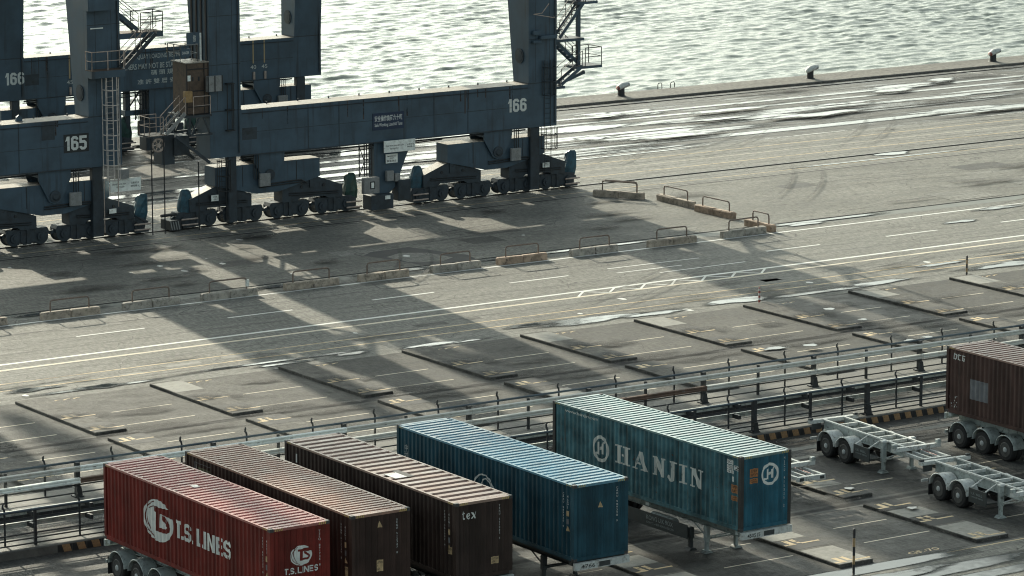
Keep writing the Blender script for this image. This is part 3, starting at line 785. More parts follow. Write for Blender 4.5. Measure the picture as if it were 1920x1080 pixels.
def container(label, x, y, rz, m_side, m_roof, m_end=None, roof_pitch=0.29, roof_depth=0.06, zt=4.33, post=None, bent=0.0):
    z0 = zt-CH
    m_end = m_end or m_side; post = post or m_side
    t = thing("shipping_container", label, "container", (x, y, z0), rz, "containers parked on chassis")
    # local frame: x 0..CW, y 0..-CL (door end at y=0), z 0..CH
    for s in (0, 1):
        X = 0.022 if s == 0 else CW-0.022; sg = -1 if s == 0 else 1
        v, f = corr_sheet(0.10, CL-0.10, PP, PD, lambda a, o, k: (X+sg*o, -a, 0.15 if k == 0 else CH-0.08))
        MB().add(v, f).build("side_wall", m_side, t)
        xa, xb = (0.0, 0.08) if s == 0 else (CW-0.08, CW)
        MB().box(xa, xb, -CL+0.16, -0.16, CH-0.085, CH-0.012).build("top_rail", m_roof, t)
        MB().box(xa+(0.004 if s == 0 else -0.05), xb+(0.05 if s == 0 else -0.004), -CL+0.16, -0.16, 0.02, 0.17).build("bottom_rail", m_side, t)
        for e in (0, 1):
            ya, yb = (-0.16, 0.0) if e == 0 else (-CL, -CL+0.16)
            pa, pb = (0.004, 0.155) if s == 0 else (CW-0.155, CW-0.004)
            MB().box(pa, pb, ya+0.003, yb-0.003, 0.118, CH-0.118).build("corner_post", post, t)
            for zz in (0, 1):
                za, zb = (0.0, 0.118) if zz == 0 else (CH-0.118, CH)
                ca, cb = (-0.002, 0.160) if s == 0 else (CW-0.160, CW+0.002)
                mb = MB().cbox(ca, cb, ya-0.002, yb+0.016 if e == 1 else yb+0.002, za, zb, 0.012)
                mb.build("corner_casting", M_cast, t)
    rr = random.Random(int(x*10))
    sag = {}
    def rfn(a, o, k):
        if bent:
            q = round(a/0.9); sag.setdefault(q, rr.uniform(-bent, 0)); o = o + sag[q]*(0.5 if k else 1.0)
        return (0.075 if k == 0 else CW-0.075, -a, CH-0.016+o)
    xs = [0.17]; k = 0
    while xs[-1] < CL-0.17:
        a = 0.17+k*roof_pitch; xs += [q for q in (a+roof_pitch*0.48, a+roof_pitch*0.53, a+roof_pitch*0.95, a+roof_pitch) if q < CL-0.17]; k += 1
        if a+roof_pitch >= CL-0.17: xs.append(CL-0.17)
    v = []; f = []
    for i, a in enumerate(xs):
        tt = ((a-0.17) % roof_pitch)/roof_pitch
        o = -roof_depth if 0.505 < tt < 0.975 else 0.0
        if a > CL-0.18: o = 0.0
        v += [rfn(a, o, 0), rfn(a, o, 1)]
    for i in range(len(xs)-1): f.append((2*i, 2*i+2, 2*i+3, 2*i+1))
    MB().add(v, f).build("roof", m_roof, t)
    for ya, yb in ((-0.17, -0.002), (-CL+0.002, -CL+0.17)):
        MB().box(0.162, CW-0.162, ya, yb, CH-0.11, CH-0.010).build("end_header", m_roof, t)
    # front end, corrugated upright
    v, f = corr_sheet(0.155, CW-0.155, 0.25, 0.045, lambda a, o, k: (a, -CL+0.012-o, 0.15 if k == 0 else CH-0.10))
    MB().add(v, f).build("front_wall", m_end, t)
    MB().box(0.16, CW-0.16, -CL+0.004, -CL+0.12, 0.02, 0.16).build("front_sill", m_end, t)
    # door end
    for xa, xb in ((0.16, CW/2-0.006), (CW/2+0.006, CW-0.16)):
        d = MB().box(xa, xb, -0.07, -0.02, 0.13, CH-0.115).build("door", m_side, t)
        rods = MB()
        for q in (0.28, 0.72): rods.tube([(xa+(xb-xa)*q, 0.0, 0.15), (xa+(xb-xa)*q, 0.0, CH-0.13)], 0.018)
        rods.build("lock_rod", M_cast, d)
    MB().box(0.16, CW-0.16, -0.08, -0.01, 0.02, 0.13).build("door_sill", m_side, t)
    # hazard stripes on the upper rails at each corner
    hz = MB()
    for k in range(4):
        for s in (0, 1):
            a = 0.20+k*0.085 if s == 0 else CW-0.46+k*0.085
            hz.add([(a,-CL-0.0035,CH-0.10),(a+.035,-CL-0.0035,CH-0.10),(a+.065,-CL-0.0035,CH-0.02),(a+.03,-CL-0.0035,CH-0.02)],[(0,1,2,3)])
        for a in (CL-0.50+k*0.085, 0.20+k*0.085):
            hz.add([(-0.0035,-a,CH-0.08),(-0.0035,-a-.035,CH-0.08),(-0.0035,-a-.065,CH-0.02),(-0.0035,-a-.03,CH-0.02)],[(0,1,2,3)])
    struct(hz.build("hazard_stripes", M_hazy, t), "stuff")
    return t
def on_side(t, name, mat, vf, d0, z0, w, h, eps=0.005, label=None):
    """flat shapes on the left long side: d0 = distance from the door end"""
    return place2d(t, name, mat, vf[0], vf[1], (0.022, -d0, z0), (0,-1,0), (0,0,1), w, h, eps,
                   prof=lambda a: corr(a+d0), breaks=[b-d0 for b in corr_breaks(d0, d0+max(w, 4.2))], label=label)
def on_end(t, name, mat, vf, x0, z0, w, h, eps=0.005, label=None):
    return place2d(t, name, mat, vf[0], vf[1], (x0, -CL+0.012, z0), (1,0,0), (0,0,1), w, h, eps,
                   prof=lambda a: corr(a+x0, 0.25, 0.045), breaks=[b-x0 for b in corr_breaks(x0, x0+max(w, 1.4), 0.25)], label=label)
SQ = polys2d([[(0,0),(1,0),(1,1),(0,1)]])
TRI = polys2d([[(0,0),(1,0),(0.5,1)]])
def stacked(s): return glyphs("\n".join(s), 0.012, align='CENTER')
def end_number(t, s, x0, z0, z1, m=None): on_end(t, "number_column", m or M_small_let, stacked(s), x0, z0, 0.075, z1-z0)
def side_number(t, s, d0, z0, z1, w=0.075): on_side(t, "number_column", M_small_let, stacked(s), d0, z0, w, z1-z0)

def cont_paint(name, col, dirt=(0.03,0.025,0.022), rust=0.25, rough=0.5, amt=0.55, var=0.2):
    return pm(name, col, rough, var, 1.3, dirt=dirt, dirt_amt=amt, streak=True, rust=rust, rand=False, spec=0.3, band=0.28)
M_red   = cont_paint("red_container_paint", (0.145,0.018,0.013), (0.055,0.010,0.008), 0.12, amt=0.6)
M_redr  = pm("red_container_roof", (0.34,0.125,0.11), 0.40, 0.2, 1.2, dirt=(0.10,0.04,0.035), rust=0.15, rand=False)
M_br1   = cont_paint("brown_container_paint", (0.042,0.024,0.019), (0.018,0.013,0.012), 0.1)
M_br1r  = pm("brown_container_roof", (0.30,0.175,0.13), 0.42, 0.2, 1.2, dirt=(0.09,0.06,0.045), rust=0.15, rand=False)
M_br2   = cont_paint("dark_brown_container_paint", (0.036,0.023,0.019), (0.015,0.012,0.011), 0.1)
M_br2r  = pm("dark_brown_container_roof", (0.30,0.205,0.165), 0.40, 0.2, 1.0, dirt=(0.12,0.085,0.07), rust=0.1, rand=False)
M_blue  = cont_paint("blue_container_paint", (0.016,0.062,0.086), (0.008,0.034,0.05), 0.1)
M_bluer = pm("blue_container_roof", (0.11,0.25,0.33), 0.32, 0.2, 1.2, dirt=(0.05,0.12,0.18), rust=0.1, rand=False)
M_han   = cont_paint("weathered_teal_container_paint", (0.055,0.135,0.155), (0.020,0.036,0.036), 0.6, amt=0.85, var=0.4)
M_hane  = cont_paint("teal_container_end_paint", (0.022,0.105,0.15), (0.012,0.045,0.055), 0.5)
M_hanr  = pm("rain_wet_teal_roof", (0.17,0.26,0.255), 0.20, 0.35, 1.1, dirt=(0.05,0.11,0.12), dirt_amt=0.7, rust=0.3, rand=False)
M_hanp  = pm("rusty_corner_post", (0.035,0.035,0.033), 0.7, 0.3, 3, rust=0.7, rand=False)
M_ocg   = cont_paint("maroon_brown_container_paint", (0.065,0.036,0.030), (0.025,0.018,0.016), 0.2)
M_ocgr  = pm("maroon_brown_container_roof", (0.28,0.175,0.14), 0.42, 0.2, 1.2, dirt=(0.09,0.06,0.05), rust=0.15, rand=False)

# emblem shapes (unit square)
TS_MAIN = [(0.5+0.5*math.cos(2*math.pi*k/40), 0.5+0.5*math.sin(2*math.pi*k/40)) for k in range(40)]
TS_CUT = [[(.36,.70),(1.04,.66),(1.04,.86),(.84,.86),(.70,.81),(.36,.80)],[(.44,.70),(.57,.70),(.55,.24),(.43,.24)],[(.55,.24),(.78,.26),(.90,.35),(.92,.44),(.82,.42),(.74,.36),(.55,.35)],[(.92,.44),(.86,.52),(.77,.58),(.72,.66),(.63,.68),(.65,.57),(.75,.48),(.82,.42)]]
def arc(cx, cy, rx, ry, a0, a1, w, n=10):
    o = []; i = []
    for k in range(n+1):
        a = R(a0+(a1-a0)*k/n); o.append((cx+rx*math.cos(a), cy+ry*math.sin(a))); i.append((cx+(rx-w)*math.cos(a), cy+(ry-w)*math.sin(a)))
    return [[o[k], o[k+1], i[k+1], i[k]] for k in range(n)]
def ring(w=0.24, n=28):
    v = []; f = []
    for k in range(n):
        a = 2*math.pi*k/n
        v += [(.5+.5*math.cos(a), .5+.5*math.sin(a)), (.5+(.5-w/2)*math.cos(a), .5+(.5-w/2)*math.sin(a))]
    for k in range(n):
        j = (k+1) % n; f.append((2*k, 2*j, 2*j+1, 2*k+1))
    return np.array(v), f
HJ_H = polys2d([[(.30,.30),(.42,.26),(.42,.76),(.30,.72)],[(.43,.44),(.56,.48),(.56,.60),(.43,.56)],[(.56,.32),(.68,.32),(.68,.74),(.56,.70)],[(.16,.26),(.30,.26),(.30,.34),(.2,.34)],[(.62,.74),(.74,.86),(.82,.80),(.68,.70)]])
LET = {
 'H': [[(.10,0),(.36,0),(.36,1),(.10,1)],[(0,0),(.10,0),(.10,.09),(0,.09)],[(.36,0),(.46,0),(.46,.09),(.36,.09)],[(0,.91),(.10,.91),(.10,1),(0,1)],[(.36,.91),(.44,.91),(.44,1),(.36,1)],
       [(.64,0),(.90,0),(.90,1),(.64,1)],[(.54,0),(.64,0),(.64,.09),(.54,.09)],[(.90,0),(1,0),(1,.09),(.90,.09)],[(.54,.91),(.64,.91),(.64,1),(.54,1)],[(.90,.91),(1,.91),(1,1),(.90,1)],[(.42,.44),(.60,.44),(.60,.56),(.42,.56)]],
 'A': [[(.12,.08),(.22,.08),(.52,.90),(.42,1)],[(.42,1),(.62,1),(.95,.08),(.66,.08),(.48,.76)],[(.29,.28),(.56,.28),(.53,.39),(.33,.39)],[(0,0),(.33,0),(.33,.08),(0,.08)],[(.56,0),(1,0),(1,.08),(.56,.08)]],
 'N': [[(.10,0),(.26,0),(.26,.92),(.10,.92)],[(.10,.93),(.40,1),(.90,.12),(.90,-.02),(.66,.0)],[(.74,.10),(.90,.10),(.90,.92),(.74,.92)],[(0,.92),(.30,.92),(.30,1),(0,1)],[(0,0),(.10,0),(.10,.08),(0,.08)],[(.26,0),(.36,0),(.36,.08),(.26,.08)],[(.64,.92),(1,.92),(1,1),(.64,1)]],
 'J': [[(.40,.18),(.76,.18),(.76,.92),(.40,.92)],[(.2,.92),(1,.92),(1,1),(.2,1)],[(.76,.18),(.40,.18),(.36,.06),(.22,.08),(.18,.2),(.04,.22),(0,.08),(.15,-.08),(.5,-.10),(.7,0)]],
 'I': [[(.25,.09),(.75,.09),(.75,.91),(.25,.91)],[(0,0),(1,0),(1,.09),(0,.09)],[(0,.91),(1,.91),(1,1),(0,1)]],
}
def code_panel(t, side, a0, z0, w, h, mat, txt=None):
    (on_side if side else on_end)(t, "sticker", mat, SQ, a0, z0, w, h)
    if txt: (on_side if side else on_end)(t, "sticker_print", M_dark_let, glyphs(txt, 0.01), a0+w*0.08, z0+h*0.12, w*0.84, h*0.76, 0.007)
def code_set(t, d0=11.45, num="TCNU 456120 4", n2="45G1"):
    """number column, size code and warning labels beside the front left post"""
    side_number(t, num, d0, 1.2, 2.5); side_number(t, n2, d0+0.28, 1.95, 2.45)
    code_panel(t, 1, d0+0.25, 1.66, 0.12, 0.2, M_tan_label); code_panel(t, 1, d0+0.25, 1.36, 0.12, 0.2, M_grey_patch)
    on_side(t, "warning_triangle", M_tan_label, TRI, d0+0.22, 1.10, 0.20, 0.2)

# red container
t = container("red corrugated container with white globe emblem and lettering, leftmost of the row", 64.54, 123.03, R(0.26), M_red, M_redr, roof_pitch=0.35)
RED = t
on_side(t, "emblem", M_white_let, polys2d([TS_MAIN]), 3.0, 0.75, 2.22, 1.56)
on_side(t, "emblem_letters", M_red, polys2d(TS_CUT), 3.0, 0.75, 2.22, 1.56, 0.008)
on_side(t, "emblem_line", M_red, polys2d(arc(.62,.5,.56,.50,118,232,.022)+arc(.75,.62,.62,.70,140,238,.02)+arc(.45,.1,.5,.74,30,120,.02)), 3.0, 0.75, 2.22, 1.56, 0.009)
on_side(t, "lettering", M_white_let, block_word([("T",0,.42,.65),(".",.44,.56,.65),("S",.64,1.12,.65),(".",1.19,1.32,.65),("L",1.58,1.99,.65),("I",2.09,2.22,.65),("N",2.34,2.84,.65),("E",2.97,3.39,.65),("S",3.52,4.0,.65)], 0.128), 5.42, 1.20, 1.0, 1.0)
on_end(t, "emblem", M_white_let, polys2d([TS_MAIN]), 0.83, 1.43, 0.89, 0.72)
on_end(t, "emblem_letters", M_red, polys2d(TS_CUT), 0.83, 1.43, 0.89, 0.72, 0.008)
on_end(t, "emblem_line", M_red, polys2d(arc(.62,.5,.56,.50,118,232,.022)+arc(.75,.62,.62,.70,140,238,.02)), 0.83, 1.43, 0.89, 0.72, 0.009)
k_ = 1.36/4.04
on_end(t, "lettering", M_white_let, block_word([(q_, a_*k_, b_*k_, 0.225) for q_, a_, b_, h_ in [("T",0,.42,.65),(".",.44,.56,.65),("S",.64,1.12,.65),(".",1.19,1.32,.65),("L",1.58,1.99,.65),("I",2.09,2.22,.65),("N",2.34,2.84,.65),("E",2.97,3.39,.65),("S",3.52,4.0,.65)]], 0.044), 0.60, 1.16, 1.0, 1.0)
end_number(t, "TSLU 891735 8", 1.98, 1.32, 2.61); code_set(t, 11.55, "TSLU 891735 8")
MB().box(0.9,1.15,-5.3,-5.0,CH-0.02,CH+0.012).build("roof_scrap", M_white_let, t)
# brown container beside it
t = container("dark brown container behind the red one with tan labels on its end", 68.04, 123.06, R(-0.47), M_br1, M_br1r, roof_pitch=0.30); BR1 = t
on_end(t, "warning_triangle", M_tan_label, TRI, 1.08, 2.33, 0.2, 0.24)
end_number(t, "SEGU 512347 8", 1.87, 1.28, 2.55); code_panel(t, 0, 1.03, 0.73, 0.27, 0.42, M_tan_label, "CAUTION\n9'6\nHIGH"); code_set(t, 11.40, "SEGU 512347 8")
code_panel(t, 1, 11.62, 0.55, 0.22, 0.42, M_tan_label, "CAUTION\n9'6\nHIGH")
on_side(t, "sticker_frame", M_grey_patch, polys2d([[(0,0),(.03,0),(.03,1),(0,1)],[(.97,0),(1,0),(1,1),(.97,1)],[(.03,.96),(.97,.96),(.97,1),(.03,1)],[(.03,0),(.97,0),(.97,.04),(.03,.04)]]), 0.67, 2.0, 1.25, 0.62)
on_side(t, "sticker", M_olive, SQ, 0.95, 2.05, 0.92, 0.42); on_side(t, "sticker_figure", M_white_let, polys2d([[(0,0),(1,0),(.8,.7),(.65,1),(.4,1),(.2,.7)]]), 0.74, 2.06, 0.16, 0.5)
# tex
t = container("dark brown container with three small white letters high on its corrugated end", 72.11, 122.55, R(-0.6), M_br2, M_br2r, roof_pitch=0.55, roof_depth=0.055); TEX = t
tx_ = stroke([(.09,.31),(.09,.06),(.12,.025),(.17,.03)], .055)+[[(.03,.21),(.062,.21),(.062,.245),(.03,.245)],[(.118,.21),(.17,.21),(.17,.245),(.118,.245)]]
tx_ += stroke([(.24,.125),(.37,.125),(.365,.18),(.33,.215),(.29,.215),(.25,.19),(.235,.125),(.25,.06),(.29,.025),(.34,.03),(.37,.06)], .04)
tx_ += [[(.43,.235),(.50,.235),(.64,.0),(.56,.0)],[(.425,.0),(.465,.0),(.528,.10),(.508,.13)],[(.565,.14),(.585,.11),(.645,.235),(.60,.235)]]
on_end(t, "lettering", M_white_let, polys2d(tx_), 0.25, 2.25, 1.0, 1.0)
end_number(t, "TEXU 561082 4", 1.87, 1.33, 2.61); code_panel(t, 0, 1.51, 0.46, 0.36, 0.26, M_tan_label, "CAUTION\nHIGH"); code_set(t, 11.40, "TEXU 561082 4")
code_panel(t, 1, 11.62, 0.95, 0.25, 0.26, M_tan_label, "CAUTION\nHIGH")
on_side(t, "lettering", M_white_let, glyphs("1", 0.03), 0.82, 2.18, 0.10, 0.34)
MB().box(0.75,1.05,-7.75,-6.6,CH-0.013,CH+0.003).build("roof_patch", M_dark_let, t); MB().box(0.25,0.75,-7.7,-6.9,CH-0.013,CH+0.003).build("roof_patch", M_white_let, t)
# blue
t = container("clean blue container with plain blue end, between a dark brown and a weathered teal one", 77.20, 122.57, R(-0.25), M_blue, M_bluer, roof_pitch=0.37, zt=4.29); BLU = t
on_side(t, "emblem", M_white_let, polys2d(arc(.5,0,.5,.95,0,180,.07,18)+arc(.62,0,.28,.78,0,180,.06,12)), 5.4, 1.42, 1.5, 0.75)
on_side(t, "lettering", M_white_let, glyphs("中\n远", 0.0, align='CENTER'), 0.56, 1.70, 0.20, 0.52)
on_end(t, "warning_triangle", M_tan_label, TRI, 1.11, 1.92, 0.19, 0.22); end_number(t, "CAXU 989320 9", 1.92, 1.28, 2.60); code_set(t, 11.44, "CAXU 989320 9")
# HANJIN
t = container("weathered teal container with six big worn white letters and a round emblem", 84.64, 122.62, R(0.91), M_han, M_hanr, M_hane, roof_pitch=0.33, roof_depth=0.045, post=M_hanp, bent=0.025); HAN = t
v, f = ring(0.25); on_side(t, "emblem", M_worn_let, (v, f), 2.70, 0.98, 1.08, 1.08); on_side(t, "emblem_letter", M_worn_let, HJ_H, 2.70, 0.98, 1.08, 1.08)
for ch, a, b in (('H',4.22,5.17),('A',5.36,6.33),('N',6.68,7.44),('J',7.60,8.19),('I',8.37,8.82),('N',9.02,9.84)):
    on_side(t, "letter", M_worn_let, polys2d(LET[ch]), a, 1.17, b-a, 0.74)
on_side(t, "web_address", M_worn_let, glyphs("www.hanjin.com", 0.02), 0.84, 2.56, 2.22, 0.16)
v, f = ring(0.25); on_end(t, "emblem", M_white_let, (v, f), 1.00, 1.63, 0.85, 0.87); on_end(t, "emblem_letter", M_white_let, HJ_H, 1.0, 1.63, 0.85, 0.87)
end_number(t, "HJCU 415025 2", 2.10, 0.68, 2.65)
for z, h, w in ((2.05,0.32,0.40),(1.80,0.19,0.37)): code_panel(t, 0, 0.46, z, w, h, M_orange_label, "SUPER\nHEAVY")
for a, z, w, h, s in ((11.28,2.50,0.42,0.17,"HJCU"),(11.28,2.31,0.42,0.16,"415025"),(11.74,2.32,0.36,0.18,"2"),(11.28,2.16,0.45,0.13,"4510")): code_panel(t, 1, a, z, w, h, M_white_let, s)
on_side(t, "sticker", M_white_let, SQ, 11.62, 1.86, 0.12, 0.2)
for z, h in ((1.43,0.32),(1.13,0.19)): code_panel(t, 1, 11.56, z, 0.42, h, M_orange_label, "SUPER\nHEAVY")
MB().box(CW-0.004, CW+0.002, -CL+0.04, -CL+0.10, 1.2, 2.6).build("pale_scrape", M_worn_let, t)
# OCG
t = container("maroon brown container with blocky white letters and a grey patch, right frame edge", 104.95, 122.22, R(-0.5), M_ocg, M_ocgr, roof_pitch=0.34); OCG = t
on_side(t, "lettering", M_white_let, polys2d([[(.0,.0),(.06,.0),(.10,1),(.04,1)],[(.06,0),(.27,0),(.275,.16),(.065,.16)],[(.10,.84),(.31,.84),(.315,1),(.105,1)],[(.25,.16),(.31,.16),(.34,.84),(.28,.84)],
   [(.36,0),(.42,0),(.46,1),(.40,1)],[(.42,0),(.62,0),(.625,.16),(.425,.16)],[(.46,.84),(.66,.84),(.665,1),(.465,1)],
   [(.70,0),(.76,0),(.80,1),(.74,1)],[(.76,0),(.96,0),(.965,.16),(.765,.16)],[(.80,.84),(1,.84),(1,1),(.805,1)],[(.90,.16),(.96,.16),(.98,.55),(.92,.55)],[(.86,.40),(.92,.40),(.92,.55),(.865,.55)]]), 0.41, 2.39, 0.80, 0.25)
on_side(t, "repair_patch", M_grey_patch, SQ, 1.53, 0.84, 1.18, 0.87)
rs = random.Random(3)
for k in range(14): on_side(t, "paint_chip", M_white_let, polys2d([[(rs.uniform(0,.4),0),(1,rs.uniform(0,.4)),(rs.uniform(.6,1),1),(0,rs.uniform(.6,1))]]), rs.uniform(.2,.75), rs.uniform(.25,.75), rs.uniform(.02,.05), rs.uniform(.03,.09))

# ================================================================== CHASSIS
M_tyre = pm("tyre_rubber", (0.018,0.018,0.018), 0.85, 0.3, 6, dirt=(0.05,0.047,0.042), dirt_amt=0.5)
M_rim = pm("dusty_wheel_rim", (0.07,0.07,0.066), 0.6, 0.25, 6, rust=0.3)
M_hub = pm("pale_hub", (0.45,0.47,0.46), 0.5, 0.2, 8)
M_chas = pm("grey_green_chassis_paint", (0.36,0.40,0.385), 0.45, 0.2, 3, dirt=(0.08,0.08,0.07), dirt_amt=0.9, rust=0.4)
M_chasw = pm("white_chassis_paint", (0.56,0.58,0.555), 0.5, 0.15, 4, dirt=(0.16,0.13,0.09), dirt_amt=0.85, rust=0.45)
M_chasd = pm("dark_chassis_paint", (0.045,0.05,0.05), 0.6, 0.3, 3, rust=0.4)
M_panel = pm("black_side_board", (0.028,0.036,0.037), 0.6, 0.25, 3, dirt=(0.06,0.06,0.055))
M_flap = pm("mud_flap_rubber", (0.02,0.02,0.02), 0.8, 0.2, 4)
M_grey_let = paint_mat("faded_grey_lettering", (0.26,0.30,0.30), 0.40, 3)
M_lampr = pm("red_lamp_lens", (0.25,0.02,0.015), 0.4, 0.2, 6); M_lampy = pm("amber_lamp_lens", (0.4,0.2,0.03), 0.4, 0.2, 6)
def wheel_mesh():
    r = 0.50
    t_ = MB().lathe([(r-0.06,-0.14),(r,-0.10),(r,0.10),(r-0.06,0.14)], 'x', n=22)
    rm = MB().lathe([(0.33,-0.142),(0.31,-0.155),(0.27,-0.155),(0.25,-0.10),(0.20,-0.09)], 'x', n=18)
    hb = MB().lathe([(0.12,-0.145),(0.10,-0.17),(0.05,-0.185)], 'x', n=10)
    return t_.mesh("tyre", M_tyre, False), rm.mesh("rim", M_rim), hb.mesh("hub", M_hub)
WT, WR, WH = wheel_mesh()
def wheel(parent, x, y, side):
    w = link("wheel", WT, parent, None, (x, y, 0.50))
    if side > 0: w.rotation_euler = (0, 0, math.pi)
    link("rim", WR, w); link("hub", WH, w)
def fender(parent, x0, x1, y, mat, r=0.60, a0=8, a1=172, th=0.03):
    v = []; f = []; n = 14
    for i in range(n+1):
        a = R(a0+(a1-a0)*i/n); c, s = math.cos(a), math.sin(a)
        for rr in (r, r+th):
            for x in (x0, x1): v.append((x, y+rr*c, 0.50+rr*s))
    for i in range(n):
        a = i*4; b = a+4
        f += [(a,b,b+1,a+1),(a+2,a+3,b+3,b+2),(a,a+2,b+2,b),(a+1,b+1,b+3,a+3)]
    f += [(0,1,3,2),(n*4,n*4+2,n*4+3,n*4+1)]
    m = MB().add(v, f)
    m.tube([(x0, y+(r+.02)*math.cos(R(a0+(a1-a0)*i/n)), 0.5+(r+.02)*math.sin(R(a0+(a1-a0)*i/n))) for i in range(n+1)], 0.028, 5)
    m.build("mudguard", mat, parent)
def leg(parent, x, y, top, mat, foot=True):
    MB().cbox(x-0.10, x+0.10, y-0.10, y+0.10, 0.48, top, 0.02).build("landing_leg", mat, parent)
    l = MB().box(x-0.065, x+0.065, y-0.065, y+0.065, 0.06, 0.48)
    l.prism([(x-0.2,0.0),(x+0.2,0.0),(x+0.09,0.10),(x-0.09,0.10)], 'y', y-0.16, y+0.16)
    l.build("leg_foot", mat, parent)
def chassis40(label, t, axles, mat, matw, plate="4766", board=None, panel=True, boardtxt=None):
    """long skeletal chassis under container t; local origin at the rear centre on the ground, front toward -y"""
    p = t.matrix_world if False else None
    c, s = math.cos(t.rotation_euler[2]), math.sin(t.rotation_euler[2])
    x = t.location[0]+c*CW/2; y = t.location[1]+s*CW/2
    zt = t.location[2]
    o = thing("container_chassis", label, "trailer", (x, y, 0), t.rotation_euler[2], "chassis under the parked containers")
    for sx in (-1, 1):
        b = MB()
        for z0, z1, w in ((zt-0.07, zt-0.05, 0.09), (zt-0.42, zt-0.07, 0.02), (zt-0.44, zt-0.42, 0.09)):
            b.box(sx*0.5-w, sx*0.5+w, -11.6, -0.1, z0, z1)
        b.build("main_beam", mat, o)
    for k in range(9): MB().box(-0.48, 0.48, -0.9-k*1.25, -0.8-k*1.25, zt-0.30, zt-0.12).build("crossmember", mat, o)
    for yy in (-0.26, -6.3, -CL+0.26):
        MB().box(-1.18, 1.18, yy-0.10, yy+0.10, zt-0.16, zt-0.012).build("bolster", mat, o)
    f = MB().box(-1.22, 1.22, -CL-0.10, -CL+0.03, zt-0.30, zt-0.035).build("front_plate", matw, o)
    v_, f_ = glyphs(plate, 0.01); place2d(f, "plate_number", M_dark_let, v_, f_, (-0.95, -CL-0.10, zt-0.25), (1,0,0), (0,0,1), 0.62, 0.15, 0.004)
    MB().box(-0.15, 0.35, -CL-0.104, -CL-0.101, zt-0.27, zt-0.08).build("scuff", M_chasd, f)
    MB().box(-1.2, 1.2, -0.02, 0.10, zt-0.30, zt-0.05).build("rear_plate", matw, o)
    MB().box(-1.15, 1.15, 0.0, 0.10, 0.48, 0.60).build("bumper_bar", matw, o)
    for k in range(axles):
        ya = -0.95-k*1.5
        for sx in (-1, 1):
            wheel(o, sx*1.08, ya, sx); wheel(o, sx*0.78, ya, sx)
            fender(o, -1.24 if sx < 0 else 0.62, -0.62 if sx < 0 else 1.24, ya, matw)
        MB().tube([(-0.7,ya,0.5),(0.7,ya,0.5)], 0.07, 8).build("axle", M_chasd, o)
    for sx in (-1, 1): MB().box(sx*0.95-0.28, sx*0.95+0.28, -0.26, -0.23, 0.12, 0.80).build("mud_flap", M_flap, o)
    for sx in (-1, 1): leg(o, sx*0.71, -9.5, zt-0.35, mat)
    MB().tube([(-0.71,-9.5,0.55),(0.71,-9.5,0.55)], 0.04).build("leg_brace", mat, o)
    for sx in (-1, 1):
        MB().tube([(sx*0.5,-10.7,zt-0.42),(sx*0.71,-9.5,0.62),(sx*0.5,-8.3,zt-0.42)], 0.03).build("leg_strut", mat, o)
    if panel:
        b = MB().box(-1.21, -1.17, -8.9, -5.0, 0.48, 1.02).build("side_board", M_panel, o)
        v_, f_ = glyphs(boardtxt or "KONG", 0.01)
        place2d(b, "board_lettering", M_grey_let, v_, f_, (-1.21, -6.3, 0.75), (0,-1,0), (0,0,1), 1.7, 0.18, 0.004)
        v_, f_ = glyphs("CONTAINER SERVICES LTD", 0.006); place2d(b, "board_lettering", M_grey_let, v_, f_, (-1.21, -6.3, 0.60), (0,-1,0), (0,0,1), 1.75, 0.08, 0.004)
        MB().box(-1.2, -0.2, -8.6, -5.2, 0.50, 0.54).build("equipment_tray", M_chasd, o)
        MB().tube([(-0.8,-7.6,0.78),(-0.8,-6.2,0.78)], 0.2, 10).build("air_tank", M_chas, o)
        leg(o, -0.95, -8.8, 0.9, M_chasd)
    return o
chassis40("grey three-axle chassis with pale rounded mudguards under the red container", RED, 3, M_chas, M_chas, "4712", panel=False)
chassis40("dark chassis under the brown container next to the red one", BR1, 2, M_chasd, M_chas, "4731", panel=False)
chassis40("dark chassis under the brown container with three white letters on its end", TEX, 2, M_chasd, M_chas, "4709", panel=False)
chassis40("dark chassis with white 4766 front plate under the plain blue container", BLU, 2, M_chasd, M_chasw, "4766", panel=False)
chassis40("grey chassis with black lettered side board and tall legs under the weathered teal container", HAN, 2, M_chas, M_chasw, "450515", boardtxt="KONG U.K BOX")
chassis40("grey three-axle chassis with pale mudguards under the maroon container at right", OCG, 3, M_chas, M_chas, "4722", panel=False)

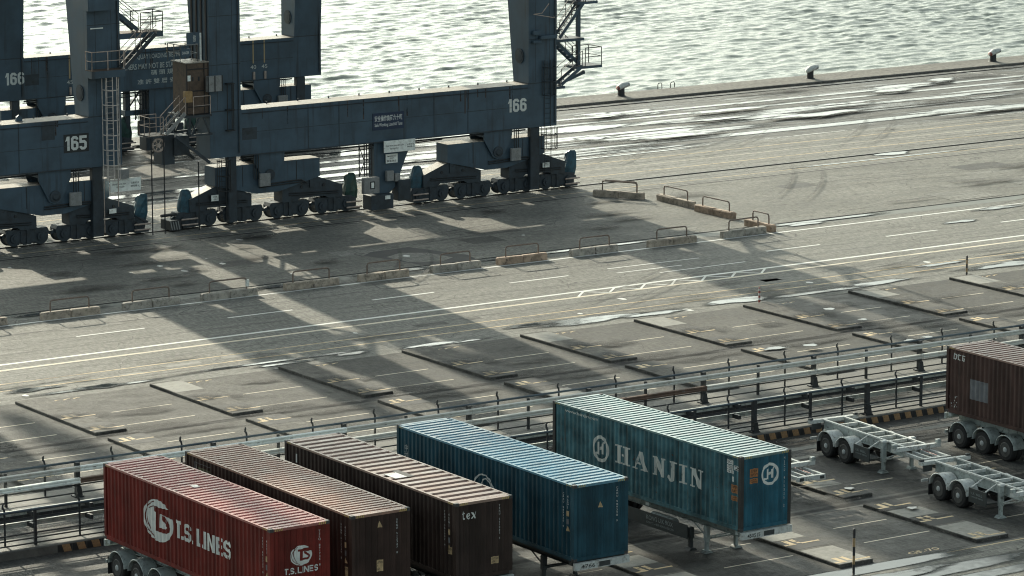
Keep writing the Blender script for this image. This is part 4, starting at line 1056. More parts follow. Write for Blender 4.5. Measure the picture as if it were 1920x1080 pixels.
def chassis20(label, loc, rz):
    o = thing("empty_chassis", label, "trailer", loc, rz, "empty short chassis")
    for sx in (-1, 1):
        b = MB()
        for z0, z1, w in ((1.29, 1.35, 0.055), (0.92, 1.29, 0.012), (0.90, 0.92, 0.055)): b.box(sx*0.53-w, sx*0.53+w, -5.95, -0.05, z0, z1, 1 if z1 > 1.3 else 0)
        b.build("main_beam", [M_chas, M_chasw], o)
    for k, yy in enumerate((-1.1,-2.1,-3.1,-3.9,-4.7,-5.4)):
        MB().box(-0.47, 0.47, yy-0.05, yy+0.05, 1.20, 1.325).build("crossmember", M_chasw, o)
        MB().box(-0.47, 0.47, yy-0.012, yy+0.012, 0.92, 1.2).build("web_plate", M_chas, o)
    MB().box(-1.24, 1.24, -0.045, 0.16, 1.20, 1.352).build("rear_bolster", M_chasw, o)
    for sx in (-1, 1):
        MB().cbox(sx*1.15-0.09, sx*1.15+0.09, -0.02, 0.14, 1.355, 1.44, 0.02).build("twist_lock", M_chasd, o)
        MB().box(sx*0.85-0.22, sx*0.85+0.22, 0.03, 0.10, 0.92, 1.19).build("lamp_plate", M_chasd, o)
        MB().box(sx*1.0-0.16, sx*1.0+0.16, 0.0, 0.08, 0.52, 0.62).build("bumper_bar", M_chasw, o)
    for ya in (-1.22, -2.56):
        for sx in (-1, 1):
            wheel(o, sx*1.08, ya, sx); wheel(o, sx*0.78, ya, sx)
            fender(o, -1.24 if sx < 0 else 0.62, -0.62 if sx < 0 else 1.24, ya, M_chasw)
        MB().tube([(-0.7,ya,0.5),(0.7,ya,0.5)], 0.07, 8).build("axle", M_chasd, o)
    for sx in (-1, 1): MB().box(sx*0.95-0.28, sx*0.95+0.28, -0.56, -0.53, 0.12, 0.72).build("mud_flap", M_flap, o)
    b = MB().box(-1.24, -1.20, -4.45, -3.30, 0.42, 1.0).build("side_board", M_panel, o)
    v_, f_ = glyphs("K.K. WELL", 0.012); place2d(b, "board_lettering", M_grey_let, v_, f_, (-1.24, -3.45, 0.76), (0,-1,0), (0,0,1), 0.75, 0.10, 0.004)
    v_, f_ = glyphs("CONTAINER TERMINALS", 0.006); place2d(b, "board_lettering", M_grey_let, v_, f_, (-1.24, -3.45, 0.64), (0,-1,0), (0,0,1), 0.82, 0.06, 0.004)
    MB().box(-1.19, -0.56, -4.4, -3.35, 0.50, 0.54).build("equipment_tray", M_chasd, o)
    for yy in (-3.35, -4.3): MB().tube([(-0.56, yy, 1.28), (-1.20, yy-0.05, 1.0)], 0.032).build("board_strut", M_chasw, o)
    MB().tube([(0.0,-3.2,0.72),(0.0,-4.1,0.72)], 0.17, 10).build("air_tank", M_chasd, o)
    MB().tube([(0.3,-0.6,0.98),(0.25,-2.0,0.80),(0.1,-3.2,0.78),(-0.3,-4.6,1.0),(-0.2,-6.2,1.1),(-0.1,-7.3,1.17)], 0.022, 5).build("brake_hose", M_flap, o)
    MB().tube([(-0.3,-0.6,0.98),(-0.2,-1.9,0.85),(0.2,-4.0,0.95),(0.3,-6.0,1.12),(0.15,-7.3,1.18)], 0.02, 5).build("brake_hose", M_lampr, o)
    for sx in (-1, 1):
        MB().box(sx*0.85-0.17, sx*0.85-0.02, 0.101, 0.125, 0.98, 1.12).build("tail_lamp", M_lampr, o); MB().box(sx*0.85+0.02, sx*0.85+0.17, 0.101, 0.125, 0.98, 1.12).build("tail_lamp", M_lampy, o)
        for ya in (-1.22, -2.56): MB().box(sx*0.53-0.06, sx*0.53+0.06, ya-0.35, ya+0.35, 0.62, 0.90).build("spring_hanger", M_chasd, o)
    for sx in (-1, 1): leg(o, sx*0.72, -4.75, 1.30, M_chas); MB().cbox(sx*0.72-0.13, sx*0.72+0.13, -4.88, -4.62, 1.30, 1.38, 0.03).build("leg_cap", M_chasw, o)
    br = MB().tube([(-0.72,-4.75,0.55),(0.72,-4.75,0.55)], 0.035)
    for sx in (-1, 1): br.tube([(sx*0.72,-4.75,0.58),(sx*0.3,-5.6,1.0)], 0.03)
    br.build("leg_brace", M_chasw, o)
    MB().box(-1.20, 1.20, -6.15, -5.97, 1.18, 1.345).build("front_bolster", M_chasw, o)
    for sx in (-1, 1): MB().cbox(sx*1.12-0.10, sx*1.12+0.10, -6.16, -5.96, 1.35, 1.50, 0.02).build("twist_lock_post", M_chas, o)
    g = MB()                                   # lower neck frame in front
    for xx in (-0.62, -0.2, 0.2, 0.62): g.box(xx-0.06, xx+0.06, -7.45, -6.15, 1.02, 1.14)
    g.box(-0.68, 0.68, -7.60, -7.45, 0.96, 1.15)
    g.build("neck_frame", M_chasw, o)
    for sx in (-1, 1): MB().box(sx*0.5-0.09, sx*0.5+0.09, -7.63, -7.60, 0.99, 1.11).build("coupling_socket", M_chasd, o)
    return o
E1 = chassis20("empty white skeletal chassis parked beside the maroon container", (100.44,124.25,0), R(-4.5))
dup(E1, (99.38,115.65,0), R(-4.5), "empty white skeletal chassis in the nearest row at the right frame edge")
dup(E1, (93.90,124.60,0), R(-3.0), "empty white chassis mostly hidden behind the weathered teal container")

# ================================================================== GUARD RAILS
M_grail = pm("galvanised_guard_rail", (0.56,0.57,0.53), 0.4, 0.12, 2.0, dirt=(0.34,0.28,0.2), dirt_amt=0.5, rust=0.12, rand=True)
M_grailw = pm("pale_guard_rail", (0.86,0.92,0.87), 0.5, 0.1, 2.0, dirt=(0.25,0.2,0.15), dirt_amt=0.4)
M_grailb = pm("dull_guard_rail_back", (0.42,0.44,0.40), 0.5, 0.2, 2.0, dirt=(0.06,0.055,0.05), dirt_amt=0.7, rust=0.2)
M_rustrail = pm("rusted_guard_rail", (0.12,0.075,0.055), 0.7, 0.3, 2.0, rust=0.9)
M_post = pm("dark_steel_post", (0.03,0.034,0.037), 0.55, 0.25, 3.0, rust=0.3)
M_pipe = pm("blue_grey_hand_pipe", (0.05,0.075,0.095), 0.4, 0.2, 3.0, rust=0.25)
M_plate = pm("reflector_plate", (0.35,0.36,0.33), 0.5, 0.1, 5)
def wbeam(z, h=0.22, sg=-1, y=0.0, m=0, L=6.3):
    p = [(.02,-.5),(.08,-.47),(.085,-.2),(.06,-.04),(.06,.04),(.085,.2),(.08,.44),(-.04,.5)]
    outer = [(y+sg*a, z+b*h) for a, b in p]; inner = [(y+sg*(a-0.02), z+b*h) for a, b in reversed(p)]
    return MB().prism(outer+inner, 'x', 0.01, L-0.01, m)
def guard_rail(label, x0, n, y_post, z0, near):
    """double-beam guard rail; beams face the service lane. near: the fence on the camera side of the lane"""
    t = thing("guard_rail", label, "guard rail", (x0, y_post, z0))
    S = 6.3; Lx = n*S
    sg = 1 if near else -1                      # lane side
    yb = 0.55 if near else -0.22
    thick = MB(); thick.box(-0.09,0.09,-0.09,0.09,0,1.42)
    thick.prism([(-0.16,0),(0.16,0),(0.09,0.45),(-0.09,0.45)], 'y', -0.17, -0.092); thick.box(-0.2,0.2,-0.2,0.2,0,0.05)
    tm = thick.mesh("post", M_post)
    thin = MB().box(-0.05,0.05,-0.05,0.05,0,1.36).mesh("post", M_post)
    yh = 0.42 if near else 0.75
    hook = MB(); hook.tube([(0,yh,0),(0,yh,1.34),(-0.02,yh,1.44),(-0.07,yh,1.50),(-0.06,yh,1.62),(-0.03,yh,1.66)], 0.045, 6)
    hm = hook.mesh("hooked_post", M_post)
    bu = wbeam(0, h=0.22, sg=sg).mesh("beam_panel", M_grailb if near else M_grail); bw = wbeam(0, sg=sg).mesh("beam_panel", M_grailw); br = wbeam(0, sg=sg).mesh("beam_panel", M_rustrail)
    bs = MB().box(-0.06,0.06,min(0.09,yb),max(-0.09,yb),-0.09,0.09).mesh("spacer_block", M_post)
    plate = MB().box(-0.07,0.07,-0.006,0,-0.075,0.075).mesh("reflector_plate", M_plate)
    av, af = glyphs("A", 0.03); pr = random.Random(7)
    for k in range(n+1):
        x = k*S
        link("post", tm, t, None, (x,0,0)); link("post", thin, t, None, (x+S/2-0.05,0,0))
        for q in (0.32, 0.83): link("hooked_post", hm, t, None, (x+q*S,0,0))
        for z in (1.20, 0.72):
            if near: link("spacer_block", bs, t, None, (x-0.7,0,z)); link("spacer_block", bs, t, None, (x+S/2-0.05,0,z))
            if k < n:
                d = bu
                if not near and ((k, z > 1) in ((2,True),(3,False),(4,True),(5,True))): d = bw
                if not near and (k == 4 and z < 1 or (k == 8 and z < 1)): d = br
                b = link("beam_panel", d, t, None, (x, yb, z))
                if not near:
                    for q in range(2):
                        if pr.random() < 0.8:
                            xx = pr.uniform(0.3, S-0.4); pl = link("reflector_plate", plate, b, None, (xx, -0.056, 0.03))
    am = None
    for b in list(t.children):
        if b.name.startswith("beam_panel"):
            for pl in b.children:
                # printed letter, kept in the plate's own mesh slot
                pass
    if not near:
        mb = MB(); mb.add([(p[0]*0.09-0.045, -0.0085, p[1]*0.10-0.05) for p in av], af); lm = mb.mesh("reflector_plate", [M_dark_let])
        for b in list(t.children):
            if b.name.startswith("beam_panel"):
                for pl in list(b.children): link("plate_letter", lm, b, None, tuple(pl.location))
    def pipe(z, y, r, m=M_pipe): MB().tube([(-0.5,y,z),(Lx+S*0.9,y,z)], r, 8).build("rail_pipe", m, t)
    pipe(1.42 if not near else 1.40, -0.02 if near else 0.12, 0.05)
    for z in ((0.47, 0.14) if not near else (0.50, 0.30, 0.10)): pipe(z, -0.075 if near else 0.06, 0.03, M_post)
    return t
guard_rail("pale double-beam guard rail on the far side of the service lane", 100.3-6.3*9, 14, 133.4, 0.35, False)
guard_rail("dark double-beam guard rail along the striped kerb behind the trailers", 98.3-6.27*9, 14, 127.42, 0.35, True)

# ================================================================== BARRIERS
M_conc = pm("weathered_barrier_concrete", (0.40,0.335,0.265), 0.8, 0.3, 3.0, dirt=(0.05,0.045,0.04), dirt_amt=0.8, bumps=0.4)
M_concg = pm("grey_barrier_concrete", (0.38,0.345,0.295), 0.8, 0.3, 3.0, dirt=(0.05,0.05,0.045), dirt_amt=0.85, bumps=0.4)
M_concr = pm("stained_barrier_concrete", (0.40,0.29,0.21), 0.8, 0.35, 2.5, dirt=(0.06,0.045,0.035), dirt_amt=0.8, bumps=0.4)
M_bar = pm("rusty_handle_pipe", (0.20,0.15,0.12), 0.6, 0.3, 6, rust=0.5)
BG = "concrete barriers with pipe handles round the crane apron"
def barrier(label, x, y, ang=0.0, L=3.15, marker=False, double=False):
    rb = random.Random(int(x*31)); mt_ = rb.choice([M_conc, M_conc, M_concg, M_concr])
    t = thing("concrete_barrier", label, "barrier", (x, y, 0), ang, BG)
    for a, b in ((0.0, L/2-0.012), (L/2+0.012, L)):
        mb = MB().cbox(a, b, -0.19, 0.19, 0, 0.40, rb.uniform(0.03,0.06))
        mb.v = [(p[0]+rb.uniform(-.02,.02)*(p[2] > .1), p[1]+rb.uniform(-.015,.015), p[2]+rb.uniform(-.03,.008)*(p[2] > .1)) for p in mb.v]
        mb.build("concrete_block", mt_, t)
    for k, yy in enumerate((-0.02, 0.26) if double else (0.0,)):
        xa, xb = 0.55+rb.uniform(-.08,.08), L-0.55+rb.uniform(-.08,.08)
        pts = [(xa,yy,0.1 if yy > .2 else 0.38)]+[(xa,yy,0.84),(xa+0.06,yy,0.93),(xa+0.16,yy,0.96),(xb-0.16,yy,0.96),(xb-0.06,yy,0.93),(xb,yy,0.84),(xb,yy,0.1 if yy > .2 else 0.38)]
        MB().tube(pts, 0.042, 8).build("handle", M_bar, t)
    if marker: MB().cbox(L-0.63, L-0.47, -0.08, 0.08, 0.50, 0.86, 0.02).build("reflector_sleeve", M_wsign, t)
    return t
M_wsign = pm("off_white_sign_paint", (0.84,0.87,0.82), 0.55, 0.12, 4, dirt=(0.2,0.17,0.13), dirt_amt=0.4, rust=0.1)
row = [(80.2,"barrier cut by the left frame edge"),(85.3,"second barrier from the left in the roadside row"),(89.9,"third barrier from the left in the roadside row"),(94.5,"barrier with white reflector sleeve on its handle in the roadside row"),
       (99.55,"fifth barrier from the left in the roadside row"),(104.05,"sixth barrier from the left, by the left end of the dark asphalt patch"),(108.72,"seventh barrier from the left, by the right end of the dark asphalt patch"),
       (112.87,"eighth barrier from the left in the roadside row"),(117.75,"ninth barrier from the left in the roadside row"),(122.9,"tenth barrier from the left in the roadside row"),(128.15,"last barrier of the roadside row at the apron corner")]
br_ = random.Random(12)
for i, (x, l) in enumerate(row): barrier("weathered concrete "+l, x+br_.uniform(-.06,.06), 168.85+br_.uniform(-.10,.10), R(br_.uniform(-1.6,1.6) if i != 10 else 3.0), marker=(i == 3), L=br_.uniform(3.1,3.3))
barrier("short concrete barrier turned across the corner behind the roadside row", 131.95, 171.5, R(-92), L=2.7)
barrier("concrete barrier in the side row, nearer of the two turned towards the quay", 132.6, 177.2, R(-89), L=3.6)
barrier("concrete barrier in the side row, farther of the two turned towards the quay", 133.05, 181.6, R(-91), L=3.6)
barrier("pale concrete barrier with two handles beside the crane's right wheels", 130.75, 185.1, R(-58), L=3.3, double=True)

# ================================================================== BOLLARDS, POSTS, LADDER
M_boll = pm("black_bollard_iron", (0.03,0.032,0.034), 0.6, 0.3, 5, rust=0.3)
M_bollw = pm("white_bollard_cap", (0.6,0.62,0.58), 0.6, 0.15, 5, dirt=(0.12,0.12,0.11))
M_bollr = pm("faded_red_paint", (0.22,0.06,0.05), 0.6, 0.2, 5)
def bollard(label, x, num, red):
    t = thing("mooring_bollard", label, "bollard", (x, 219.6, 0.14), 0, "mooring bollards along the quay edge")
    MB().lathe([(0.36,0),(0.34,0.03),(0.26,0.05),(0.25,0.5),(0.27,0.58)], 'z', n=14).build("stem", M_boll, t, smooth=False)
    v = []; f = []; n = 14; secs = ((-0.34,0.52,0.06),(-0.28,0.58,0.22),(0.0,0.72,0.30),(0.33,0.78,0.29),(0.60,0.81,0.23),(0.72,0.81,0.08))
    for xx, zc, r in secs:
        for k in range(n):
            a = 2*math.pi*k/n; v.append((xx, r*1.2*math.cos(a), zc+r*0.75*math.sin(a)))
    for i in range(len(secs)-1):
        for k in range(n):
            j = (k+1) % n; f.append((i*n+k, i*n+j, (i+1)*n+j, (i+1)*n+k))
    f += [tuple(range(n)), tuple(range((len(secs)-1)*n, len(secs)*n))]
    mb = MB(); mb.add(v, f)
    mb.m = [1 if (red and i < n*1) else 0 for i in range(len(f))]
    h = mb.build("horn_head", [M_bollw, M_bollr], t, smooth=True)
    v_, f_ = glyphs(num, 0.01); place2d(h, "painted_number", M_boll, v_, f_, (0.0,-0.34,0.68), Vector((0.99,0,0.12)), Vector((-0.07,0.45,0.89)).normalized(), 0.5, 0.22, 0.012)
bollard("red and white capped mooring bollard nearest the crane on the quay edge", 157.5, "1671", True)
bollard("grey capped mooring bollard at the middle of the quay edge", 174.75, "167a", False)
bollard("red and white mooring bollard at the far right of the quay edge", 192.6, "16a", True)
t = thing("quay_ladder", "thin hooped ladder handrails rising over the quay edge", "ladder", (162.0, 221.0, 0.14))
for dx in (0.0, 1.15): MB().tube([(dx,0.3,-1.5),(dx,0.3,0.28),(dx+0.06,0.3,0.38),(dx+0.3,0.3,0.40),(dx+0.36,0.3,0.28),(dx+0.36,0.3,-1.5)], 0.035, 6).build("hoop", M_post, t)
M_stripe_r = pm("red_delineator", (0.3,0.05,0.035), 0.6, 0.2, 6); M_stripe_w = pm("white_band", (0.6,0.6,0.57), 0.6, 0.1, 6); M_stripe_y = pm("tan_pole_band", (0.36,0.25,0.13), 0.6, 0.2, 6)
t = thing("lane_delineator", "red and white banded delineator post beside the yard bays", "post", (117.95,152.15,0))
MB().lathe([(0.14,0),(0.14,0.05),(0.06,0.07)], 'z', n=12).build("base", M_boll, t)
for k in range(6): MB().lathe([(0.055,0.07+k*0.12),(0.055,0.19+k*0.12)], 'z', n=10).build("band", M_stripe_w if k % 2 else M_stripe_r, t)
MB().lathe([(0.055,0.79),(0.045,0.83),(0.02,0.85)], 'z', n=10).build("cap", M_stripe_r, t)
def marker_pole(label, x, y, h, z=0.0):
    t = thing("marker_pole", label, "pole", (x, y, z), 0, "striped marker poles")
    n = 5
    for k in range(n): MB().lathe([(0.05,h*k/n),(0.05,h*(k+1)/n)], 'z', n=8).build("band", M_stripe_y if k % 2 else M_boll, t)
    MB().lathe([(0.05,h),(0.03,h+0.02)], 'z', n=8).build("cap", M_boll, t)
marker_pole("black and tan striped pole at the near edge of the trailer yard", 88.05, 107.6, 1.7)
marker_pole("dark striped pole at the far edge of the yard near the right frame edge", 131.9, 152.1, 1.1)

# ================================================================== QUAY CRANES
M_cr = pm("slate_blue_crane_paint", (0.052,0.088,0.120), 0.5, 0.2, 0.8, dirt=(0.028,0.030,0.032), dirt_amt=0.7, streak=True, rust=0.22, rand=False)
M_crp = pm("crane_walkway_top_paint", (0.30,0.27,0.23), 0.6, 0.2, 1.0, dirt=(0.10,0.075,0.055), dirt_amt=0.7, rand=False)
M_crd = pm("grimy_running_gear_paint", (0.034,0.046,0.056), 0.6, 0.3, 1.6, dirt=(0.02,0.02,0.02), dirt_amt=0.7, rust=0.35, rand=False)
M_crbr = pm("rusty_brown_leg_face", (0.035,0.030,0.028), 0.7, 0.3, 1.6, rust=0.3, rand=False)
M_rusty = pm("brown_cabinet_paint", (0.11,0.077,0.055), 0.7, 0.25, 2.5, dirt=(0.04,0.03,0.025), dirt_amt=0.7, rust=0.5)
M_rust2 = pm("rusty_pipe", (0.42,0.34,0.29), 0.65, 0.3, 5.0, rust=0.4)
M_blk = pm("black_steel", (0.022,0.025,0.027), 0.6, 0.3, 3.0, rust=0.3)
M_tarp = pm("blue_tarpaulin", (0.022,0.075,0.105), 0.55, 0.35, 4.0, dirt=(0.015,0.04,0.06))
M_tarpg = pm("green_tarpaulin", (0.02,0.06,0.05), 0.6, 0.35, 4.0, dirt=(0.01,0.03,0.025))
M_gbox = pm("grey_switch_box", (0.24,0.245,0.24), 0.55, 0.15, 4.0, dirt=(0.1,0.09,0.08))
M_ybox = pm("ochre_box", (0.36,0.23,0.10), 0.6, 0.2, 5.0)
M_bsign = pm("navy_sign", (0.018,0.035,0.075), 0.5, 0.1, 3.0)
M_slet = paint_mat("sign_white_lettering", (0.70,0.73,0.70), 0.18, 3)
M_flet = paint_mat("faded_crane_lettering", (0.52,0.55,0.52), 0.30, 3)
M_yline = paint_mat("crane_yellow_paint", (0.42,0.32,0.18), 0.30, 2)
M_rustrun = paint_mat("rust_run_stain", (0.055,0.04,0.034), 0.48, 1.2, (3,3,0.5))
M_redl = pm("red_lamp", (0.25,0.03,0.03), 0.4, 0.1, 5)

def rail_run(m, pts, h=1.05, r=0.022, step=1.2, mid=True, mat=0):
    """hand rail along a path of floor points"""
    pts = [Vector(p) for p in pts]; up = Vector((0,0,h))
    for a, b in zip(pts, pts[1:]):
        m.tube([a+up, b+up], r, 5, mat)
        if mid: m.tube([a+up*0.5, b+up*0.5], r*0.8, 5, mat)
        n = max(1, int((b-a).length/step))
        for k in range(n+1): p = a.lerp(b, k/n); m.tube([p, p+up], r, 5, mat)
    return m
def flight(parent, a, b, w, name="stair_flight", mat=None, rails=True, rmat=None):
    """stair from a (low) to b (high); runs in x, w wide in y"""
    a, b = Vector(a), Vector(b); m = MB()
    for s in (-1, 1):
        o = Vector((0, s*w/2, 0)); m.beam(a+o, b+o, 0.04, 0.22)
    n = max(3, int(abs(b.z-a.z)/0.22))
    for k in range(1, n): p = a.lerp(b, k/n); m.box(p.x-0.12, p.x+0.12, p.y-w/2+0.021, p.y+w/2-0.021, p.z-0.02, p.z+0.015)
    o = m.build(name, mat or M_crd, parent)
    if rails:
        for s in (-1, 1): rail_run(MB(), [a+Vector((0,s*w/2,0)), b+Vector((0,s*w/2,0))], 0.95, 0.022, 1.0).build("hand_rail", rmat or M_blk, o)
    return o
def platform(parent, x0, x1, y0, y1, z, mat=None, th=0.35, top=None, name="landing"):
    o = MB().box(x0, x1, y0, y1, z-th, z-0.02).build(name, mat or M_cr, parent)
    MB().box(x0+.01, x1-.01, y0+.01, y1-.01, z-0.018, z).build("deck_plate", top or M_crp, o)
    return o
def caged_ladder(parent, x, y, z0, z1, mat, cage0=None, r=0.42, hoops=True, wd=0.45):
    cage0 = z0 if cage0 is None else cage0
    m = MB()
    for s in (-1, 1): m.tube([(x+s*wd/2, y+0.32, z0), (x+s*wd/2, y+0.32, z1)], 0.024, 5)
    k = z0+0.2
    while k < z1: m.tube([(x-wd/2, y+0.32, k), (x+wd/2, y+0.32, k)], 0.014, 4); k += 0.3
    o = m.build("ladder", mat, parent)
    c = MB(); z = cage0
    while z <= z1+0.01:
        c.tube([(x+r*math.cos(R(a)), y+0.30-0.68*math.sin(R(a)), z) for a in range(0, 181, 20)], 0.032, 5); z += 0.85
    for a in (0, 36, 72, 108, 144, 180): c.tube([(x+r*math.cos(R(a)), y+0.30-0.68*math.sin(R(a)), cage0), (x+r*math.cos(R(a)), y+0.30-0.68*math.sin(R(a)), z1)], 0.026, 4)
    c.build("safety_cage", mat, o)
    return o
def sign(parent, x0, x1, z0, z1, y, mat, lines=(), name="sign", lm=None):
    """flat board; lines: (text, u0, v0, w, h) in fractions"""
    o = MB().box(x0, x1, y, y+0.03, z0, z1).build(name, mat, parent)
    W_, H_ = x1-x0, z1-z0
    for s, u, v_, w, h in lines:
        g = glyphs(s, 0.012); place2d(o, "sign_lettering", lm or M_dark_let, g[0], g[1], (x0+u*W_, y, z0+v_*H_), (1,0,0), (0,0,1), w*W_, h*H_, 0.004)
    return o
def tarp(parent, x, y, z, w, h, mat, lean=0.0, seed=1):
    rnd = random.Random(seed); n = 10; lv = ((0.0,0.50),(0.3,0.53),(0.6,0.48),(0.85,0.40),(0.95,0.33),(1.0,0.22)); v = []; f = []
    for t_, r in lv:
        for k in range(n):
            a = 2*math.pi*k/n; rr = r*rnd.uniform(0.82, 1.12)*w
            q = max(abs(math.cos(a)), abs(math.sin(a))); rr /= q**0.6
            v.append((x+rr*math.cos(a)+lean*t_, y+rr*0.8*math.sin(a), z+h*t_+rnd.uniform(-.02,.02)))
    for i in range(len(lv)-1):
        for k in range(n):
            j = (k+1) % n; f.append((i*n+k, i*n+j, (i+1)*n+j, (i+1)*n+k))
    f += [tuple(range(n-1,-1,-1)), tuple(range((len(lv)-1)*n, len(lv)*n))]
    return MB().add(v, f).build("motor_cover", mat, parent)

def bogie_meshes():
    p = [(-1.30,0.62),(-1.10,0.34),(-0.62,0.24),(-0.30,0.24),(-0.22,0.14),(0.22,0.14),(0.30,0.24),(0.62,0.24),(1.10,0.34),(1.30,0.62),(1.34,0.84),(1.24,1.02),(-1.24,1.02),(-1.34,0.84)]
    b = MB().prism(p, 'y', -0.36, 0.36)
    b.box(-0.34,0.34,-0.38,0.38,0.96,1.14); b.box(-0.42,0.42,-0.42,-0.361,0.32,0.92); b.box(-0.09,0.09,-0.47,-0.421,0.22,1.0)
    b.box(-1.22,1.22,-0.39,-0.361,0.90,0.98); b.beam((1.33,-0.1,0.72),(1.56,-0.1,0.62),0.14,0.18); b.beam((-1.33,-0.1,0.72),(-1.56,-0.1,0.62),0.14,0.18)
    w = MB().lathe([(0.44,-0.385),(0.47,-0.37),(0.47,-0.32),(0.42,-0.30),(0.42,0.30),(0.50,0.32),(0.50,0.40)], 'y', n=20)
    h = MB().lathe([(0.26,-0.50),(0.26,-0.42)], 'y', n=12); h.lathe([(0.11,-0.55),(0.11,-0.49)], 'y', n=8)
    return b.mesh("bogie", M_crd), w.mesh("wheel", M_crd), h.mesh("wheel_bearing", M_crd)
BG_, BW_, BH_ = bogie_meshes()
def corner(t, xc, y, z_beam, tarps=(), face=1):
    """one corner's running gear: hinge, equaliser, two rockers, four bogies with two wheels each"""
    hb = MB()
    for ya, yb in ((-0.80,-0.70),(0.70,0.80)):
        hb.prism([(xc-1.02,z_beam),(xc+1.02,z_beam),(xc+1.0,z_beam-0.5),(xc+0.36,2.48),(xc-0.02,2.34),(xc-0.36,2.48),(xc-1.0,z_beam-0.5)], 'y', y+ya, y+yb)
    hb.box(xc-0.95,xc+0.95,y-0.70,y+0.70,z_beam-0.35,z_beam-0.002)
    h = hb.build("hinge_bracket", M_cr, t)
    MB().lathe([(0.34,-0.86),(0.34,-0.80),(0.22,-0.88),(0.16,-0.95)], 'y', (xc,y,2.78), 16).build("hinge_pin", M_crd, h)
    eq = MB().prism([(xc-3.5,3.46),(xc+3.5,3.46),(xc+3.5,2.38),(xc+0.75,1.72),(xc-0.75,1.72),(xc-3.5,2.38)], 'y', y-0.62, y+0.62)
    e = eq.build("equaliser_beam", M_cr, t)
    MB().box(xc-3.48,xc+3.48,y-0.60,y+0.60,3.462,3.475).build("top_plate", M_crp, e)
    ed = MB()
    ed.tube([(xc-0.6,y-0.68,2.20),(xc+1.6,y-0.68,2.28),(xc+2.2,y-0.68,2.28),(xc+2.6,y-0.68,2.05)], 0.05, 6); ed.tube([(xc-0.6,y-0.68,2.07),(xc+1.6,y-0.68,2.15),(xc+2.3,y-0.68,2.15)], 0.04, 6)
    ed.box(xc-1.7,xc-1.66,y-0.632,y-0.621,2.2,3.4); ed.box(xc+1.9,xc+1.94,y-0.632,y-0.621,2.3,3.4)
    ed.build("conduit", M_blk, e)
    for s in (-1, 1):
        xr = xc+s*3.08
        rk = MB().prism([(xr-2.05,1.72),(xr-0.3,2.36),(xr+0.3,2.36),(xr+2.05,1.72),(xr+2.05,1.02),(xr+1.95,1.00),(xr+1.1,1.00),(xr+0.85,1.16),(xr-0.85,1.16),(xr-1.1,1.00),(xr-1.95,1.00),(xr-2.05,1.02)], 'y', y-0.48, y+0.48)
        rk.box(xr-0.22,xr+0.22,y-0.56,y+0.56,1.75,2.5)
        r_ = rk.build("rocker_beam", M_crd, t)
        MB().prism([(xr-2.03,1.732),(xr-0.32,2.358),(xr-0.32,2.370),(xr-2.03,1.744)], 'y', y-0.47, y+0.47).build("top_plate", M_crp, r_)
        g = MB(); g.tube([(xr-1.6,y-0.53,1.52),(xr+1.7,y-0.53,1.40)], 0.035, 5); g.tube([(xr-1.6,y-0.53,1.40),(xr+1.7,y-0.53,1.28)], 0.03, 5)
        for q in (-0.75, 0.75): g.lathe([(0.09,-0.53),(0.09,-0.48)], 'y', (xr+q,y,1.82), 8)
        g.build("conduit", M_blk, r_)
        for q in (-1, 1):
            xb = xc+s*3.08+q*1.52
            b = link("bogie", BG_, t, None, (xb, y, 0))
            for wx in (-0.80, 0.80):
                link("wheel", BW_, b, None, (wx*1.03, 0, 0.55)); link("wheel_bearing", BH_, b, None, (wx*1.03, 0, 0.56))
    for i, (dx, mt, lean) in enumerate(tarps):
        sk = MB().box(xc+dx-0.42,xc+dx+0.42,y-0.55,y+0.35,0.16,0.34); sk.box(xc+dx-0.25,xc+dx+0.25,y-0.4,y+0.25,0.34,0.9)
        o = sk.build("motor_skid", M_crd, t)
        MB().tube([(xc+dx-0.55,y-0.66,0.34),(xc+dx+0.5,y-0.66,0.34)], 0.05, 6).build("bumper_pipe", M_rust2, o)
        MB().tube([(xc+dx-0.55,y-0.66,0.66),(xc+dx+0.5,y-0.66,0.66)], 0.05, 6).build("bumper_pipe", M_rust2, o)
        tarp(t, xc+dx, y-0.05, 0.80, 0.80, 1.50, mt, lean, i+3)

